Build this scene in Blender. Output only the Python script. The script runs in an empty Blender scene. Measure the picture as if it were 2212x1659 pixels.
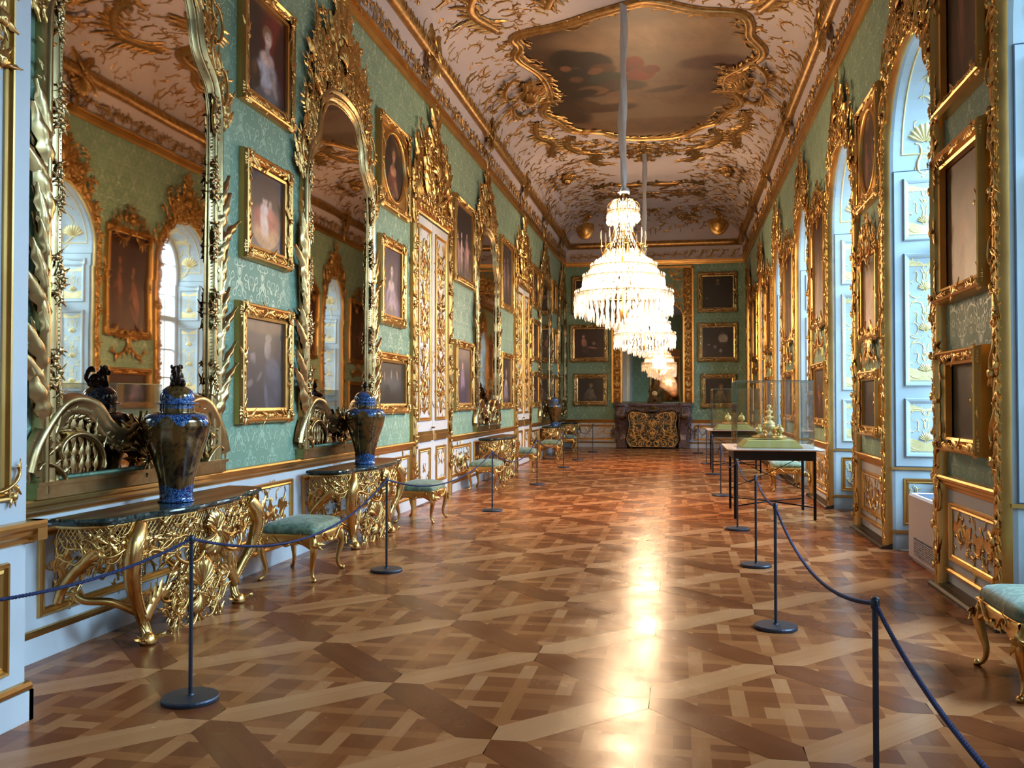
import bpy, math
import numpy as np
from math import pi, sin, cos, radians

SC = bpy.context.scene
COL = SC.collection
R0 = np.random.default_rng(11)

# ------------------------------------------------------------------ camera
cam_d = bpy.data.cameras.new('camera')
cam_d.sensor_width = 36.0
cam_d.lens = 1950.0 / 2212.0 * 36.0
cam_d.clip_start = 0.05
cam_d.clip_end = 300
cam = bpy.data.objects.new('camera', cam_d)
cam.location = (0, 0, 1.6)
cam.rotation_euler = (radians(90 + 1.084), 0, radians(10.403))
COL.objects.link(cam)
SC.camera = cam

# ------------------------------------------------------------------ view / world
SC.view_settings.view_transform = 'Standard'
SC.view_settings.look = 'None'
SC.view_settings.gamma = 1.0
SC.view_settings.use_curve_mapping = False
SC.view_settings.exposure = 0.15
try:
    SC.cycles.use_denoising = True
    SC.cycles.denoiser = 'OPENIMAGEDENOISE'
    SC.cycles.adaptive_threshold = 0.015
    SC.cycles.max_bounces = 10
    SC.cycles.diffuse_bounces = 4
    SC.cycles.glossy_bounces = 6
    SC.cycles.transmission_bounces = 6
    SC.cycles.transparent_max_bounces = 16
    SC.cycles.sample_clamp_indirect = 4.0
    SC.cycles.caustics_reflective = False
    SC.cycles.caustics_refractive = False
except Exception:
    pass
world = bpy.data.worlds.new('sky')
SC.world = world
world.use_nodes = True
world.node_tree.nodes['Background'].inputs[0].default_value = (0.78, 0.9, 1.0, 1)
world.node_tree.nodes['Background'].inputs[1].default_value = 2.0

# ------------------------------------------------------------------ room numbers
XL, XR = -3.9, 2.27          # left and right wall faces
YF, YN = 31.5, -3.0          # far and near wall faces
ZC = 6.3                     # underside of the cornice
ZD = 0.97                    # dado rail
XM = -0.875                  # axis of the room
WIN = [(1.9, 1.0), (5.85, 0.95), (9.4, 0.97), (13.1, 1.0), (17.0, 0.92), (21.1, 0.85), (25.15, 0.72), (29.4, 0.7)]  # first window is out of view, added for its daylight on the entrance pier
WX = 2.98                    # plane of the window glass
MIRY = [6.02, 9.97, 18.2, 26.5, 30.5]
DOORY = [14.0, 22.6]
COLY = [8.05, 11.97, 16.2, 20.4, 24.6, 28.5]

# ------------------------------------------------------------------ daylight through the windows (sky light from outside each pane)
DAY = 1500.0
for i, (yc, hw) in enumerate(WIN):
    ld = bpy.data.lights.new('window_daylight', 'AREA')
    ld.shape = 'RECTANGLE'
    ld.size = 3.0
    ld.size_y = 3.2
    ld.energy = DAY * (0.6, 1.15, 1.0, 1.0, 1.0, 0.9, 0.7, 0.5)[i]
    ld.color = (0.42, 0.71, 1.0)
    lo = bpy.data.objects.new('window_daylight', ld)
    lo.location = (WX + 4.0, yc, 6.1)
    lo.rotation_euler = (0, radians(66), 0)
    COL.objects.link(lo)

# ------------------------------------------------------------------ mesh helpers
class MB:
    def __init__(s):
        s.V = []; s.F = []; s.n = 0; s.C = []
    def add(s, V, Q=None, T=None, mat=0, smooth=True, col=None):
        V = np.asarray(V, float).reshape(-1, 3)
        if Q is not None and len(Q): s.F.append((np.asarray(Q, int).reshape(-1, 4) + s.n, mat, smooth, col))
        if T is not None and len(T): s.F.append((np.asarray(T, int).reshape(-1, 3) + s.n, mat, smooth, col))
        s.V.append(V); s.n += len(V)
        return s
    def ngon(s, V, mat=0, col=None):
        V = np.asarray(V, float); k = len(V)
        s.F.append((np.arange(k)[None, :] + s.n, mat, False, col))
        s.V.append(V); s.n += k
        return s
    def build(s, name, mats, parent=None, loc=None, rot=None, vcol=None):
        V = np.concatenate(s.V) if s.V else np.zeros((0, 3))
        me = bpy.data.meshes.new(name)
        me.vertices.add(len(V)); me.vertices.foreach_set('co', V.ravel())
        li, st, mi, sm, fc = [], [], [], [], []
        c = 0
        hascol = any(f[3] is not None for f in s.F)
        for F, m, smo, col in s.F:
            k = F.shape[1]
            li.append(F.ravel()); st.append(c + np.arange(len(F)) * k); c += F.size
            mi.append(np.full(len(F), m)); sm.append(np.full(len(F), smo))
            if hascol:
                cc = np.asarray(col if col is not None else (1, 1, 1), float)
                cc = np.broadcast_to(cc, (len(F), 3)); fc.append(cc)
        li = np.concatenate(li); st = np.concatenate(st)
        me.loops.add(len(li)); me.loops.foreach_set('vertex_index', li.astype(np.int32))
        me.polygons.add(len(st)); me.polygons.foreach_set('loop_start', st.astype(np.int32))
        me.polygons.foreach_set('material_index', np.concatenate(mi).astype(np.int32))
        me.polygons.foreach_set('use_smooth', np.concatenate(sm))
        me.update(calc_edges=True)
        if hascol:
            a = me.attributes.new('tone', 'FLOAT_COLOR', 'FACE')
            fc = np.concatenate(fc); a.data.foreach_set('color', np.c_[fc, np.ones(len(fc))].ravel())
        if vcol is not None:
            a = me.attributes.new('paint', 'FLOAT_COLOR', 'POINT')
            a.data.foreach_set('color', np.c_[vcol, np.ones(len(vcol))].ravel())
        for m in (mats if isinstance(mats, (list, tuple)) else [mats]): me.materials.append(m)
        o = bpy.data.objects.new(name, me)
        if loc is not None: o.location = loc
        if rot is not None: o.rotation_euler = rot
        if parent is not None: o.parent = parent
        COL.objects.link(o)
        return o

def bx(x0, x1, y0, y1, z0, z1):
    V = [(x, y, z) for x in (x0, x1) for y in (y0, y1) for z in (z0, z1)]
    Q = [(0, 1, 3, 2), (4, 6, 7, 5), (0, 4, 5, 1), (2, 3, 7, 6), (0, 2, 6, 4), (1, 5, 7, 3)]
    return V, Q
def add_box(mb, x0, x1, y0, y1, z0, z1, mat=0, col=None):
    V, Q = bx(x0, x1, y0, y1, z0, z1); mb.add(V, Q, mat=mat, smooth=False, col=col)
def add_cbox(mb, x0, x1, y0, y1, z0, z1, c=0.005, mat=0):
    """box with chamfered vertical and top edges"""
    P = lambda d: [(x0 + d, y0), (x1 - d, y0), (x1, y0 + d), (x1, y1 - d), (x1 - d, y1), (x0 + d, y1), (x0, y1 - d), (x0, y0 + d)]
    base = np.array(P(c)); ctr = np.array([(x0 + x1) / 2, (y0 + y1) / 2])
    sc = np.array([(x1 - x0 - 2 * c) / (x1 - x0), (y1 - y0 - 2 * c) / (y1 - y0)])
    ins = (base - ctr) * sc + ctr
    L = [np.c_[ins, np.full(8, z0)], np.c_[base, np.full(8, z0 + c)], np.c_[base, np.full(8, z1 - c)], np.c_[ins, np.full(8, z1)]]
    V = np.concatenate(L); Q = []
    for i in range(3):
        for k in range(8): Q.append((i * 8 + k, i * 8 + (k + 1) % 8, i * 8 + 8 + (k + 1) % 8, i * 8 + 8 + k))
    mb.add(V, Q, mat=mat, smooth=False)
    mb.ngon(L[3], mat=mat); mb.ngon(L[0][::-1], mat=mat)
def gridq(m, n, closed_n=False, closed_m=False):
    i = np.arange(m if closed_m else m - 1); j = np.arange(n if closed_n else n - 1)
    I, J = np.meshgrid(i, j, indexing='ij')
    a = I * n + J; b = I * n + (J + 1) % n; I2 = (I + 1) % m
    return np.stack([a, b, I2 * n + (J + 1) % n, I2 * n + J], -1).reshape(-1, 4)
def lathe(prof, n=24, ang0=0, sx=1, sy=1):
    prof = np.asarray(prof, float); t = np.arange(n) * 2 * pi / n + ang0
    V = np.stack([np.outer(prof[:, 0], np.cos(t)) * sx, np.outer(prof[:, 0], np.sin(t)) * sy, np.repeat(prof[:, 1][:, None], n, 1)], -1)
    return V.reshape(-1, 3), gridq(len(prof), n, True)
def cr(pts, n=6, closed=False):
    """Catmull-Rom through points"""
    P = np.asarray(pts, float); k = len(P); out = []
    rngk = k if closed else k - 1
    for i in range(rngk):
        if closed: p0, p1, p2, p3 = P[i - 1], P[i], P[(i + 1) % k], P[(i + 2) % k]
        else: p0, p1, p2, p3 = P[max(i - 1, 0)], P[i], P[i + 1], P[min(i + 2, k - 1)]
        for t in np.arange(n) / n:
            out.append(0.5 * ((2 * p1) + (-p0 + p2) * t + (2 * p0 - 5 * p1 + 4 * p2 - p3) * t * t + (-p0 + 3 * p1 - 3 * p2 + p3) * t ** 3))
    if not closed: out.append(P[-1])
    return np.array(out)
def tube(P, r, n=8, cap=True, flat=1.0, closed=False):
    P = np.asarray(P, float); m = len(P); r = np.broadcast_to(np.asarray(r, float), (m,))
    T = np.roll(P, -1, 0) - np.roll(P, 1, 0) if closed else np.gradient(P, axis=0)
    T /= np.linalg.norm(T, axis=1)[:, None] + 1e-12
    up = np.array([0, 0, 1.0])
    if abs(T[0] @ up) > 0.95: up = np.array([1.0, 0, 0])
    N = np.zeros_like(P); N[0] = np.cross(up, T[0]); N[0] /= np.linalg.norm(N[0])
    for i in range(1, m):
        v = N[i - 1] - T[i] * (N[i - 1] @ T[i]); N[i] = v / (np.linalg.norm(v) + 1e-12)
    B = np.cross(T, N); a = np.arange(n) * 2 * pi / n
    V = P[:, None, :] + (N[:, None, :] * np.cos(a)[None, :, None] + B[:, None, :] * np.sin(a)[None, :, None] * flat) * r[:, None, None]
    V = V.reshape(-1, 3); Q = gridq(m, n, True, closed); Tt = None
    if cap and not closed:
        V = np.concatenate([V, P[:1], P[-1:]]); k = np.arange(n)
        Tt = np.concatenate([np.c_[(k + 1) % n, k, np.full(n, m * n)], np.c_[(m - 1) * n + k, (m - 1) * n + (k + 1) % n, np.full(n, m * n + 1)]])
    return V, Q, Tt
def add_tube(mb, P, r, n=8, mat=0, **k):
    V, Q, T = tube(P, r, n, **k)
    if T is None: mb.add(V, Q, mat=mat)
    else:
        mb.F.append((Q + mb.n, mat, True, None)); mb.F.append((T + mb.n, mat, True, None)); mb.V.append(V); mb.n += len(V)
def sweep2(path, prof, closed=True):
    """path in the (u,v) plane, profile of (outward offset, height w) -> verts in (u,v,w)"""
    P = np.asarray(path, float); k = len(P)
    if closed: e1 = P - np.roll(P, 1, 0); e2 = np.roll(P, -1, 0) - P
    else:
        d = np.diff(P, axis=0); e1 = np.concatenate([d[:1], d]); e2 = np.concatenate([d, d[-1:]])
    n1 = np.c_[e1[:, 1], -e1[:, 0]]; n2 = np.c_[e2[:, 1], -e2[:, 0]]
    n1 /= np.linalg.norm(n1, axis=1)[:, None]; n2 /= np.linalg.norm(n2, axis=1)[:, None]
    n = n1 + n2; n /= np.linalg.norm(n, axis=1)[:, None]
    n /= np.maximum((n * n1).sum(1), 0.45)[:, None]
    prof = np.asarray(prof, float)
    uv = P[:, None, :] + n[:, None, :] * prof[None, :, 0, None]
    V = np.concatenate([uv, np.broadcast_to(prof[None, :, 1, None], uv.shape[:2] + (1,))], -1)
    return V.reshape(-1, 3), gridq(k, len(prof), False, closed)
def face_map(V):
    """ornament plane (u,v,w) -> local (x=u, y=-w, z=v), facing -Y"""
    V = np.asarray(V, float); return np.c_[V[:, 0], -V[:, 2], V[:, 1]]
def left_map(V, X=XL):
    V = np.asarray(V, float); return np.c_[X + V[:, 2], V[:, 0], V[:, 1]]
def right_map(V, X=XR):
    V = np.asarray(V, float); return np.c_[X - V[:, 2], V[:, 0], V[:, 1]]
def far_map(V, Y=YF):
    V = np.asarray(V, float); return np.c_[V[:, 0], Y - V[:, 2], V[:, 1]]

# ------------------------------------------------------------------ object bookkeeping
def thing(name, label, cat, loc=(0, 0, 0), rz=0.0, group=None, kind=None):
    o = bpy.data.objects.new(name, None); o.empty_display_size = 0.1
    COL.objects.link(o); o.location = loc; o.rotation_euler = (0, 0, rz)
    if kind: o['kind'] = kind
    else: o['label'] = label; o['category'] = cat
    if group: o['group'] = group
    return o
def tag(o, label, cat, group=None):
    o['label'] = label; o['category'] = cat
    if group: o['group'] = group
    return o
def struct(o):
    o['kind'] = 'structure'; return o
def copy_tree(o, parent=None):
    c = o.copy(); COL.objects.link(c)
    if parent is not None: c.parent = parent
    for ch in list(o.children): copy_tree(ch, c)
    return c
def dup(root, loc, rz, label, group=None):
    c = copy_tree(root); c.location = loc; c.rotation_euler = (0, 0, rz); c['label'] = label
    if group: c['group'] = group
    return c
# ------------------------------------------------------------------ materials
def S(c):
    c = np.asarray(c, float)
    return np.where(c <= 0.04045, c / 12.92, ((c + 0.055) / 1.055) ** 2.4)
def srgb(*c): return tuple(float(x) for x in S(c)) + (1.0,)
class NT:
    def __init__(s, name):
        s.m = bpy.data.materials.new(name); s.m.use_nodes = True
        s.t = s.m.node_tree; s.b = s.t.nodes['Principled BSDF']; s.out = s.t.nodes['Material Output']
    def n(s, typ, ins=None, **props):
        nd = s.t.nodes.new(typ)
        for k, v in props.items(): setattr(nd, k, v)
        for k, v in (ins or {}).items(): s.put(nd.inputs[k], v)
        return nd
    def put(s, sock, v):
        if isinstance(v, bpy.types.NodeSocket): s.t.links.new(v, sock)
        else: sock.default_value = v
    def math(s, op, a, b=None, c=None, clamp=False):
        nd = s.t.nodes.new('ShaderNodeMath'); nd.operation = op; nd.use_clamp = clamp
        for i, v in enumerate((a, b, c)):
            if v is not None: s.put(nd.inputs[i], v)
        return nd.outputs[0]
    def mix(s, f, a, b):
        nd = s.t.nodes.new('ShaderNodeMix'); nd.data_type = 'RGBA'
        s.put(nd.inputs[0], f); s.put(nd.inputs[6], a); s.put(nd.inputs[7], b); return nd.outputs[2]
    def sset(s, **k):
        for a, v in k.items(): s.put(s.b.inputs[a.replace('_', ' ')], v)
    def obj(s): return s.n('ShaderNodeTexCoord').outputs['Object']
    def noise(s, vec, scale, detail=3, rough=0.55, dist=0.0):
        nd = s.n('ShaderNodeTexNoise', {'Vector': vec, 'Scale': scale, 'Detail': detail, 'Roughness': rough, 'Distortion': dist}); return nd.outputs[0]
    def maprange(s, v, a, b, c=0.0, d=1.0):
        nd = s.n('ShaderNodeMapRange', {0: v, 1: a, 2: b, 3: c, 4: d}); nd.interpolation_type = 'SMOOTHSTEP'; return nd.outputs[0]
    def bump(s, h, st=0.2, dist=0.01):
        nd = s.n('ShaderNodeBump', {'Height': h, 'Strength': st, 'Distance': dist}); s.put(s.b.inputs['Normal'], nd.outputs[0])

def gold(name, c1, c2, rough=0.33, metal=1.0, scale=14, bump=0.0):
    t = NT(name); v = t.obj()
    nz = t.noise(v, scale, 4)
    t.sset(Base_Color=t.mix(t.maprange(nz, 0.25, 0.8), c1, c2), Metallic=metal,
           Roughness=t.maprange(t.noise(v, 3, 1), 0.2, 0.8, rough - 0.03, rough + 0.05))
    if bump: t.bump(t.noise(v, 30, 2), bump, 0.002)
    return t.m
M = {}
M['gold'] = gold('gilded_carving', srgb(0.92, 0.76, 0.48), srgb(0.72, 0.55, 0.31), 0.30, scale=8)
M['gold_flat'] = gold('gilded_moulding', srgb(0.88, 0.71, 0.43), srgb(0.79, 0.61, 0.35), 0.34, scale=2.5)
M['gold_old'] = gold('aged_silvery_gilding', srgb(0.78, 0.69, 0.49), srgb(0.62, 0.51, 0.34), 0.27, scale=6)
M['gold_stucco'] = gold('gilded_stucco', srgb(0.80, 0.65, 0.42), srgb(0.62, 0.48, 0.28), 0.36, metal=0.9, scale=9)
M['gold_dark'] = gold('darkened_gilding', srgb(0.50, 0.36, 0.20), srgb(0.36, 0.25, 0.14), 0.5, scale=7)
M['gold_pale'] = gold('pale_gilding', srgb(0.93, 0.86, 0.64), srgb(0.86, 0.78, 0.52), 0.4, metal=0.1)

def plain(name, c, rough=0.5, metal=0.0, var=0.06, scale=6, bump=0.0, **k):
    t = NT(name); v = t.obj(); c = np.array(c)
    a = tuple(np.clip(c[:3] * (1 - var), 0, 1)) + (1,); b = tuple(np.clip(c[:3] * (1 + var), 0, 1)) + (1,)
    t.sset(Base_Color=t.mix(t.noise(v, scale, 4), a, b), Roughness=rough, Metallic=metal, **k)
    if bump: t.bump(t.noise(v, scale * 6, 3), bump, 0.004)
    return t.m
M['white'] = plain('painted_panelling', srgb(0.86, 0.87, 0.88), 0.38, bump=0.05)
M['shutter'] = plain('pale_blue_paint', srgb(0.70, 0.76, 0.78), 0.35)
M['stucco'] = plain('pinkish_white_stucco', srgb(0.84, 0.79, 0.79), 0.75, bump=0.08)
M['line'] = plain('dark_joint', srgb(0.22, 0.28, 0.36), 0.6)
M['steel'] = plain('dark_blue_grey_metal', srgb(0.25, 0.27, 0.32), 0.42, metal=0.6)
M['black_metal'] = plain('black_metal', srgb(0.09, 0.08, 0.09), 0.35, metal=0.5)
M['black_paint'] = plain('black_paint', srgb(0.07, 0.065, 0.07), 0.45)
M['walnut'] = plain('dark_brown_wood', srgb(0.16, 0.10, 0.07), 0.4)
M['bronze'] = plain('bronze', srgb(0.45, 0.36, 0.22), 0.3, metal=0.9, var=0.3, scale=20)
M['tabletop'] = plain('cream_white_tabletop', srgb(0.90, 0.84, 0.80), 0.25)
M['plinth'] = plain('green_fabric_plinth', srgb(0.82, 0.77, 0.46), 0.8, bump=0.1)
M['appliance'] = plain('white_plastic', srgb(0.86, 0.83, 0.85), 0.4)
M['sleeve'] = plain('white_fabric_sleeve', srgb(0.97, 0.96, 0.97), 0.8, var=0.1, scale=12, bump=0.2)
M['outside'] = plain('pale_render', srgb(0.8, 0.8, 0.8), 0.8)

def damask():
    t = NT('green_silk_damask'); v = t.obj()
    sx = t.n('ShaderNodeSeparateXYZ', {0: v})
    h = t.math('ADD', sx.outputs[0], sx.outputs[1]); z = sx.outputs[2]
    wob = t.n('ShaderNodeTexNoise', {'Vector': v, 'Scale': 9.0, 'Detail': 2.0}).outputs[0]
    wob = t.math('MULTIPLY', t.math('SUBTRACT', wob, 0.5), 0.05)
    a = t.math('DIVIDE', t.math('ADD', h, wob), 0.46); b = t.math('DIVIDE', t.math('ADD', z, wob), 0.70)
    c = lambda x, k, ph=0.0: t.math('COSINE', t.math('MULTIPLY_ADD', x, 2 * pi * k, ph))
    # staggered ogival motifs drawn as outlines: leaves, crowns and stems
    m1 = t.math('MULTIPLY', c(a, 1), c(b, 1))
    m2 = t.math('MULTIPLY', c(a, 3), c(b, 2, 1.1))
    m3 = t.math('MULTIPLY', c(a, 2, 0), c(b, 5, 0.4))
    m4 = t.math('MULTIPLY', c(a, 4), c(b, 3, 0.9))
    f = t.math('ADD', t.math('MULTIPLY', m1, 0.55), t.math('MULTIPLY', m2, 0.6))
    f = t.math('ADD', f, t.math('MULTIPLY', m3, 0.55))
    f = t.math('ADD', f, t.math('MULTIPLY', m4, 0.45))
    g1 = t.maprange(t.math('ABSOLUTE', t.math('SUBTRACT', f, 0.42)), 0.08, 0.20, 1, 0)
    g2 = t.maprange(f, 1.0, 1.15)
    g3 = t.maprange(t.math('ABSOLUTE', t.math('ADD', f, 0.75)), 0.05, 0.14, 0.8, 0)
    k = t.math('MAXIMUM', g1, t.math('MAXIMUM', g2, g3))
    k = t.math('MULTIPLY', k, t.maprange(t.noise(v, 0.9, 2), 0.3, 0.6, 0.45, 1.0))
    big = t.noise(v, 1.2, 3)
    ground = t.mix(t.maprange(big, 0.3, 0.7), srgb(0.50, 0.63, 0.52), srgb(0.56, 0.69, 0.57))
    motif = srgb(0.72, 0.82, 0.70)
    t.sset(Base_Color=t.mix(k, ground, motif), Roughness=t.maprange(k, 0, 1, 0.62, 0.42))
    t.b.inputs['Sheen Weight'].default_value = 0.15
    t.bump(k, 0.12, 0.003)
    return t.m
M['damask'] = damask()
def seat_fabric():
    t = NT('green_seat_damask'); v = t.obj()
    vo = t.noise(v, 14, 4, dist=1.2)
    k = t.maprange(vo, 0.45, 0.55)
    t.sset(Base_Color=t.mix(k, srgb(0.38, 0.46, 0.36), srgb(0.50, 0.59, 0.47)), Roughness=0.6)
    t.b.inputs['Sheen Weight'].default_value = 0.3
    return t.m
M['seat'] = seat_fabric()
def parquet():
    t = NT('oak_and_walnut_parquet')
    at = t.n('ShaderNodeAttribute', attribute_name='tone'); v = t.obj()
    sep = t.n('ShaderNodeSeparateColor', {0: at.outputs['Color']})
    tone, dx, dy = sep.outputs[0], sep.outputs[1], sep.outputs[2]
    s = t.n('ShaderNodeSeparateXYZ', {0: v})
    cdx = t.math('MULTIPLY_ADD', dx, 2, -1); cdy = t.math('MULTIPLY_ADD', dy, 2, -1)
    al = t.math('ADD', t.math('MULTIPLY', s.outputs[0], cdx), t.math('MULTIPLY', s.outputs[1], cdy))
    ac = t.math('SUBTRACT', t.math('MULTIPLY', s.outputs[0], cdy), t.math('MULTIPLY', s.outputs[1], cdx))
    gv = t.n('ShaderNodeCombineXYZ', {0: t.math('MULTIPLY', al, 3.0), 1: t.math('MULTIPLY', ac, 60.0), 2: t.math('MULTIPLY', tone, 20.0)})
    g = t.noise(gv.outputs[0], 1.0, 3)
    cv = t.math('ADD', tone, t.math('MULTIPLY', t.math('SUBTRACT', g, 0.5), 0.14))
    cv = t.math('ADD', cv, t.math('MULTIPLY', t.math('SUBTRACT', t.noise(v, 0.8, 3), 0.5), 0.14))
    r = t.n('ShaderNodeValToRGB', {0: cv})
    e = r.color_ramp.elements
    e[0].position = 0.0; e[0].color = srgb(0.40, 0.19, 0.09)
    e[1].position = 1.0; e[1].color = srgb(0.80, 0.55, 0.36)
    x = e.new(0.35); x.color = srgb(0.53, 0.28, 0.14)
    x = e.new(0.65); x.color = srgb(0.66, 0.39, 0.21)
    t.sset(Base_Color=r.outputs[0], Roughness=t.maprange(t.noise(v, 3, 4), 0.3, 0.7, 0.19, 0.29))
    t.b.inputs['Specular IOR Level'].default_value = 0.17
    t.bump(t.noise(v, 2.5, 2), 0.05, 0.004)
    return t.m
M['parquet'] = parquet()
def mirror_mat():
    t = NT('old_mirror_glass'); v = t.obj()
    t.sset(Base_Color=t.mix(t.noise(v, 3, 4), srgb(0.86, 0.80, 0.74), srgb(0.80, 0.73, 0.66)), Metallic=1.0, Roughness=0.02)
    t.bump(t.noise(v, 1.3, 1), 0.05, 0.01)
    return t.m
M['mirror'] = mirror_mat()
def glass(name, tint=(0.975, 0.985, 0.975, 1), gl=0.10):
    t = NT(name); t.t.nodes.remove(t.b)
    tr = t.n('ShaderNodeBsdfTransparent', {0: tint}); g = t.n('ShaderNodeBsdfGlossy', {'Color': (1, 1, 1, 1), 'Roughness': 0.03})
    fr = t.n('ShaderNodeFresnel', {'IOR': 1.45})
    f = t.math('MULTIPLY_ADD', fr.outputs[0], 0.7, gl, clamp=True)
    mx = t.n('ShaderNodeMixShader', {0: f, 1: tr.outputs[0], 2: g.outputs[0]})
    t.t.links.new(mx.outputs[0], t.out.inputs[0]); return t.m
M['case_glass'] = glass('display_case_glass', gl=0.03)
M['pane'] = glass('window_glass', (0.97, 0.99, 1, 1), 0.0)
def crystal():
    t = NT('cut_crystal'); t.t.nodes.remove(t.b)
    tr = t.n('ShaderNodeBsdfTransparent', {0: (0.98, 0.97, 0.96, 1)}); g = t.n('ShaderNodeBsdfGlossy', {'Color': (1, 0.95, 0.9, 1), 'Roughness': 0.08})
    tl = t.n('ShaderNodeBsdfTranslucent', {0: (1, 0.97, 0.94, 1)})
    m1 = t.n('ShaderNodeMixShader', {0: 0.5, 1: g.outputs[0], 2: tl.outputs[0]})
    mx = t.n('ShaderNodeMixShader', {0: 0.55, 1: tr.outputs[0], 2: m1.outputs[0]})
    t.t.links.new(mx.outputs[0], t.out.inputs[0]); return t.m
M['crystal'] = crystal()
def emit(name, c, s):
    t = NT(name); t.sset(Base_Color=c, Emission_Color=c, Emission_Strength=s); return t.m
M['bulb'] = emit('warm_bulb', (1.0, 0.78, 0.52, 1), 70)
def marble(name, a, b, c, rough=0.12, scale=3.5):
    t = NT(name); v = t.obj(); n1 = t.noise(v, scale, 8, 0.65, 1.4); n2 = t.noise(v, scale * 2.3, 8, 0.7, 2.0)
    col = t.mix(t.maprange(n1, 0.35, 0.62), a, b)
    vein = t.maprange(t.math('ABSOLUTE', t.math('SUBTRACT', n2, 0.5)), 0.0, 0.035, 1, 0)
    t.sset(Base_Color=t.mix(t.math('MULTIPLY', vein, 0.6), col, c), Roughness=rough); return t.m
M['marble_dark'] = marble('dark_green_marble', srgb(0.10, 0.14, 0.14), srgb(0.17, 0.25, 0.23), srgb(0.35, 0.42, 0.40), 0.08)
M['marble_mauve'] = marble('mauve_marble', srgb(0.30, 0.22, 0.22), srgb(0.46, 0.36, 0.38), srgb(0.74, 0.66, 0.66), 0.22)
M['gold_bright'] = gold('bright_gilding', srgb(1.0, 0.90, 0.62), srgb(0.98, 0.82, 0.50), 0.3, metal=0.25, scale=20)
M['old_ivory'] = marble('gilt_and_ivory', srgb(0.95, 0.78, 0.42), srgb(0.98, 0.90, 0.70), srgb(1, 0.95, 0.85), 0.25, 12)
def vase_mat():
    t = NT('blue_and_gold_lacquered_porcelain'); v = t.obj()
    s = t.n('ShaderNodeSeparateXYZ', {0: v}); z = s.outputs[2]
    ang = t.math('ARCTAN2', s.outputs[1], s.outputs[0])
    # blue-and-white zones: foot, lambrequin shoulders, lid
    lam = t.math('MULTIPLY', t.math('COSINE', t.math('MULTIPLY', ang, 7.0)), 0.035)
    zz = t.math('ADD', z, lam)
    foot = t.maprange(t.math('ADD', z, t.math('MULTIPLY', t.math('COSINE', t.math('MULTIPLY', ang, 3)), 0.015)), 0.105, 0.115, 1, 0)
    sh = t.math('MULTIPLY', t.maprange(zz, 0.575, 0.585), t.maprange(z, 0.625, 0.63, 1, 0))
    lid = t.math('MULTIPLY', t.maprange(z, 0.665, 0.672), t.maprange(t.math('ADD', z, t.math('MULTIPLY', t.math('COSINE', t.math('MULTIPLY', ang, 2)), 0.05)), 0.785, 0.795, 1, 0))
    blue = t.math('MAXIMUM', foot, t.math('MAXIMUM', sh, lid))
    vo = t.noise(v, 38, 3, 0.6, 2.5); pat = t.maprange(vo, 0.47, 0.56)
    bl = t.mix(pat, srgb(0.05, 0.12, 0.34), srgb(0.34, 0.54, 0.76))
    n = t.noise(v, 5, 6, 0.6, 1.2); n2 = t.noise(v, 13, 5, 0.6, 2)
    body = t.mix(t.maprange(n, 0.36, 0.52), srgb(0.19, 0.13, 0.10), srgb(0.50, 0.38, 0.20))
    body = t.mix(t.math('MULTIPLY', t.maprange(n2, 0.52, 0.6), 0.6), body, srgb(0.10, 0.08, 0.09))
    t.sset(Base_Color=t.mix(blue, body, bl), Roughness=0.14, Metallic=t.math('MULTIPLY', t.math('SUBTRACT', 1.0, blue), 0.45))
    t.b.inputs['Coat Weight'].default_value = 0.6
    t.bump(n2, 0.15, 0.004)
    return t.m
M['vase'] = vase_mat()
def canvas_mat():
    t = NT('oil_on_canvas'); at = t.n('ShaderNodeAttribute', attribute_name='paint')
    t.sset(Base_Color=at.outputs['Color'], Roughness=0.42)
    t.bump(t.noise(t.obj(), 60, 3), 0.15, 0.002); return t.m
M['canvas'] = canvas_mat()
def rope_mat():
    t = NT('blue_twisted_rope'); v = t.obj()
    w = t.n('ShaderNodeTexWave', {'Vector': v, 'Scale': 45.0, 'Distortion': 1.0})
    t.sset(Base_Color=t.mix(w.outputs[0], srgb(0.08, 0.10, 0.24), srgb(0.17, 0.21, 0.40)), Roughness=0.8)
    return t.m
M['rope'] = rope_mat()
# ------------------------------------------------------------------ carved ornament kit: everything in (u, v, w), w = relief
def e_leaf(L=1.0, W=0.22, h=0.12, lobes=4, bend=0.25, n=9, m=5, rise=0.25):
    s = np.linspace(0, 1, n)[:, None]; t = np.linspace(-1, 1, m)[None, :]
    w = W * np.sin(pi * np.clip(s * 0.9 + 0.06, 0, 1)) ** 0.7 * (1 + 0.3 * np.cos(2 * pi * lobes * s))
    u = L * s - 0.12 * L * np.abs(t) * np.sin(pi * s) + 0 * t
    v = w * t + bend * L * s ** 2
    z = h * (np.sin(pi * np.clip(s, 0.02, 0.98)) * 0.7 + 0.3) * (1 - np.abs(t) ** 1.6) * (1 + 0.35 * np.cos(2 * pi * lobes * s + 1)) + rise * h * s ** 2 * 1.5 * (1 - t * t)
    V = np.stack([u, v, z], -1).reshape(-1, 3)
    return V, gridq(n, m), None, None
def spiral_line(c0, c1, p=3, kind='C', n=26):
    s = np.linspace(0, 1, n); k = c0 + c1 * np.abs(2 * s - 1) ** p
    if kind == 'S': k = k * np.sign(s - 0.5)
    th = np.cumsum(k) / n; th -= th[n // 2]
    P = np.cumsum(np.c_[np.cos(th), np.sin(th)], 0) / n
    d = P[-1] - P[0]; a = math.atan2(d[1], d[0]); P -= P[0]
    R = np.array([[cos(-a), -sin(-a)], [sin(-a), cos(-a)]]); P = P @ R.T
    return P / max(np.ptp(P[:, 0]), np.ptp(P[:, 1]))
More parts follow.
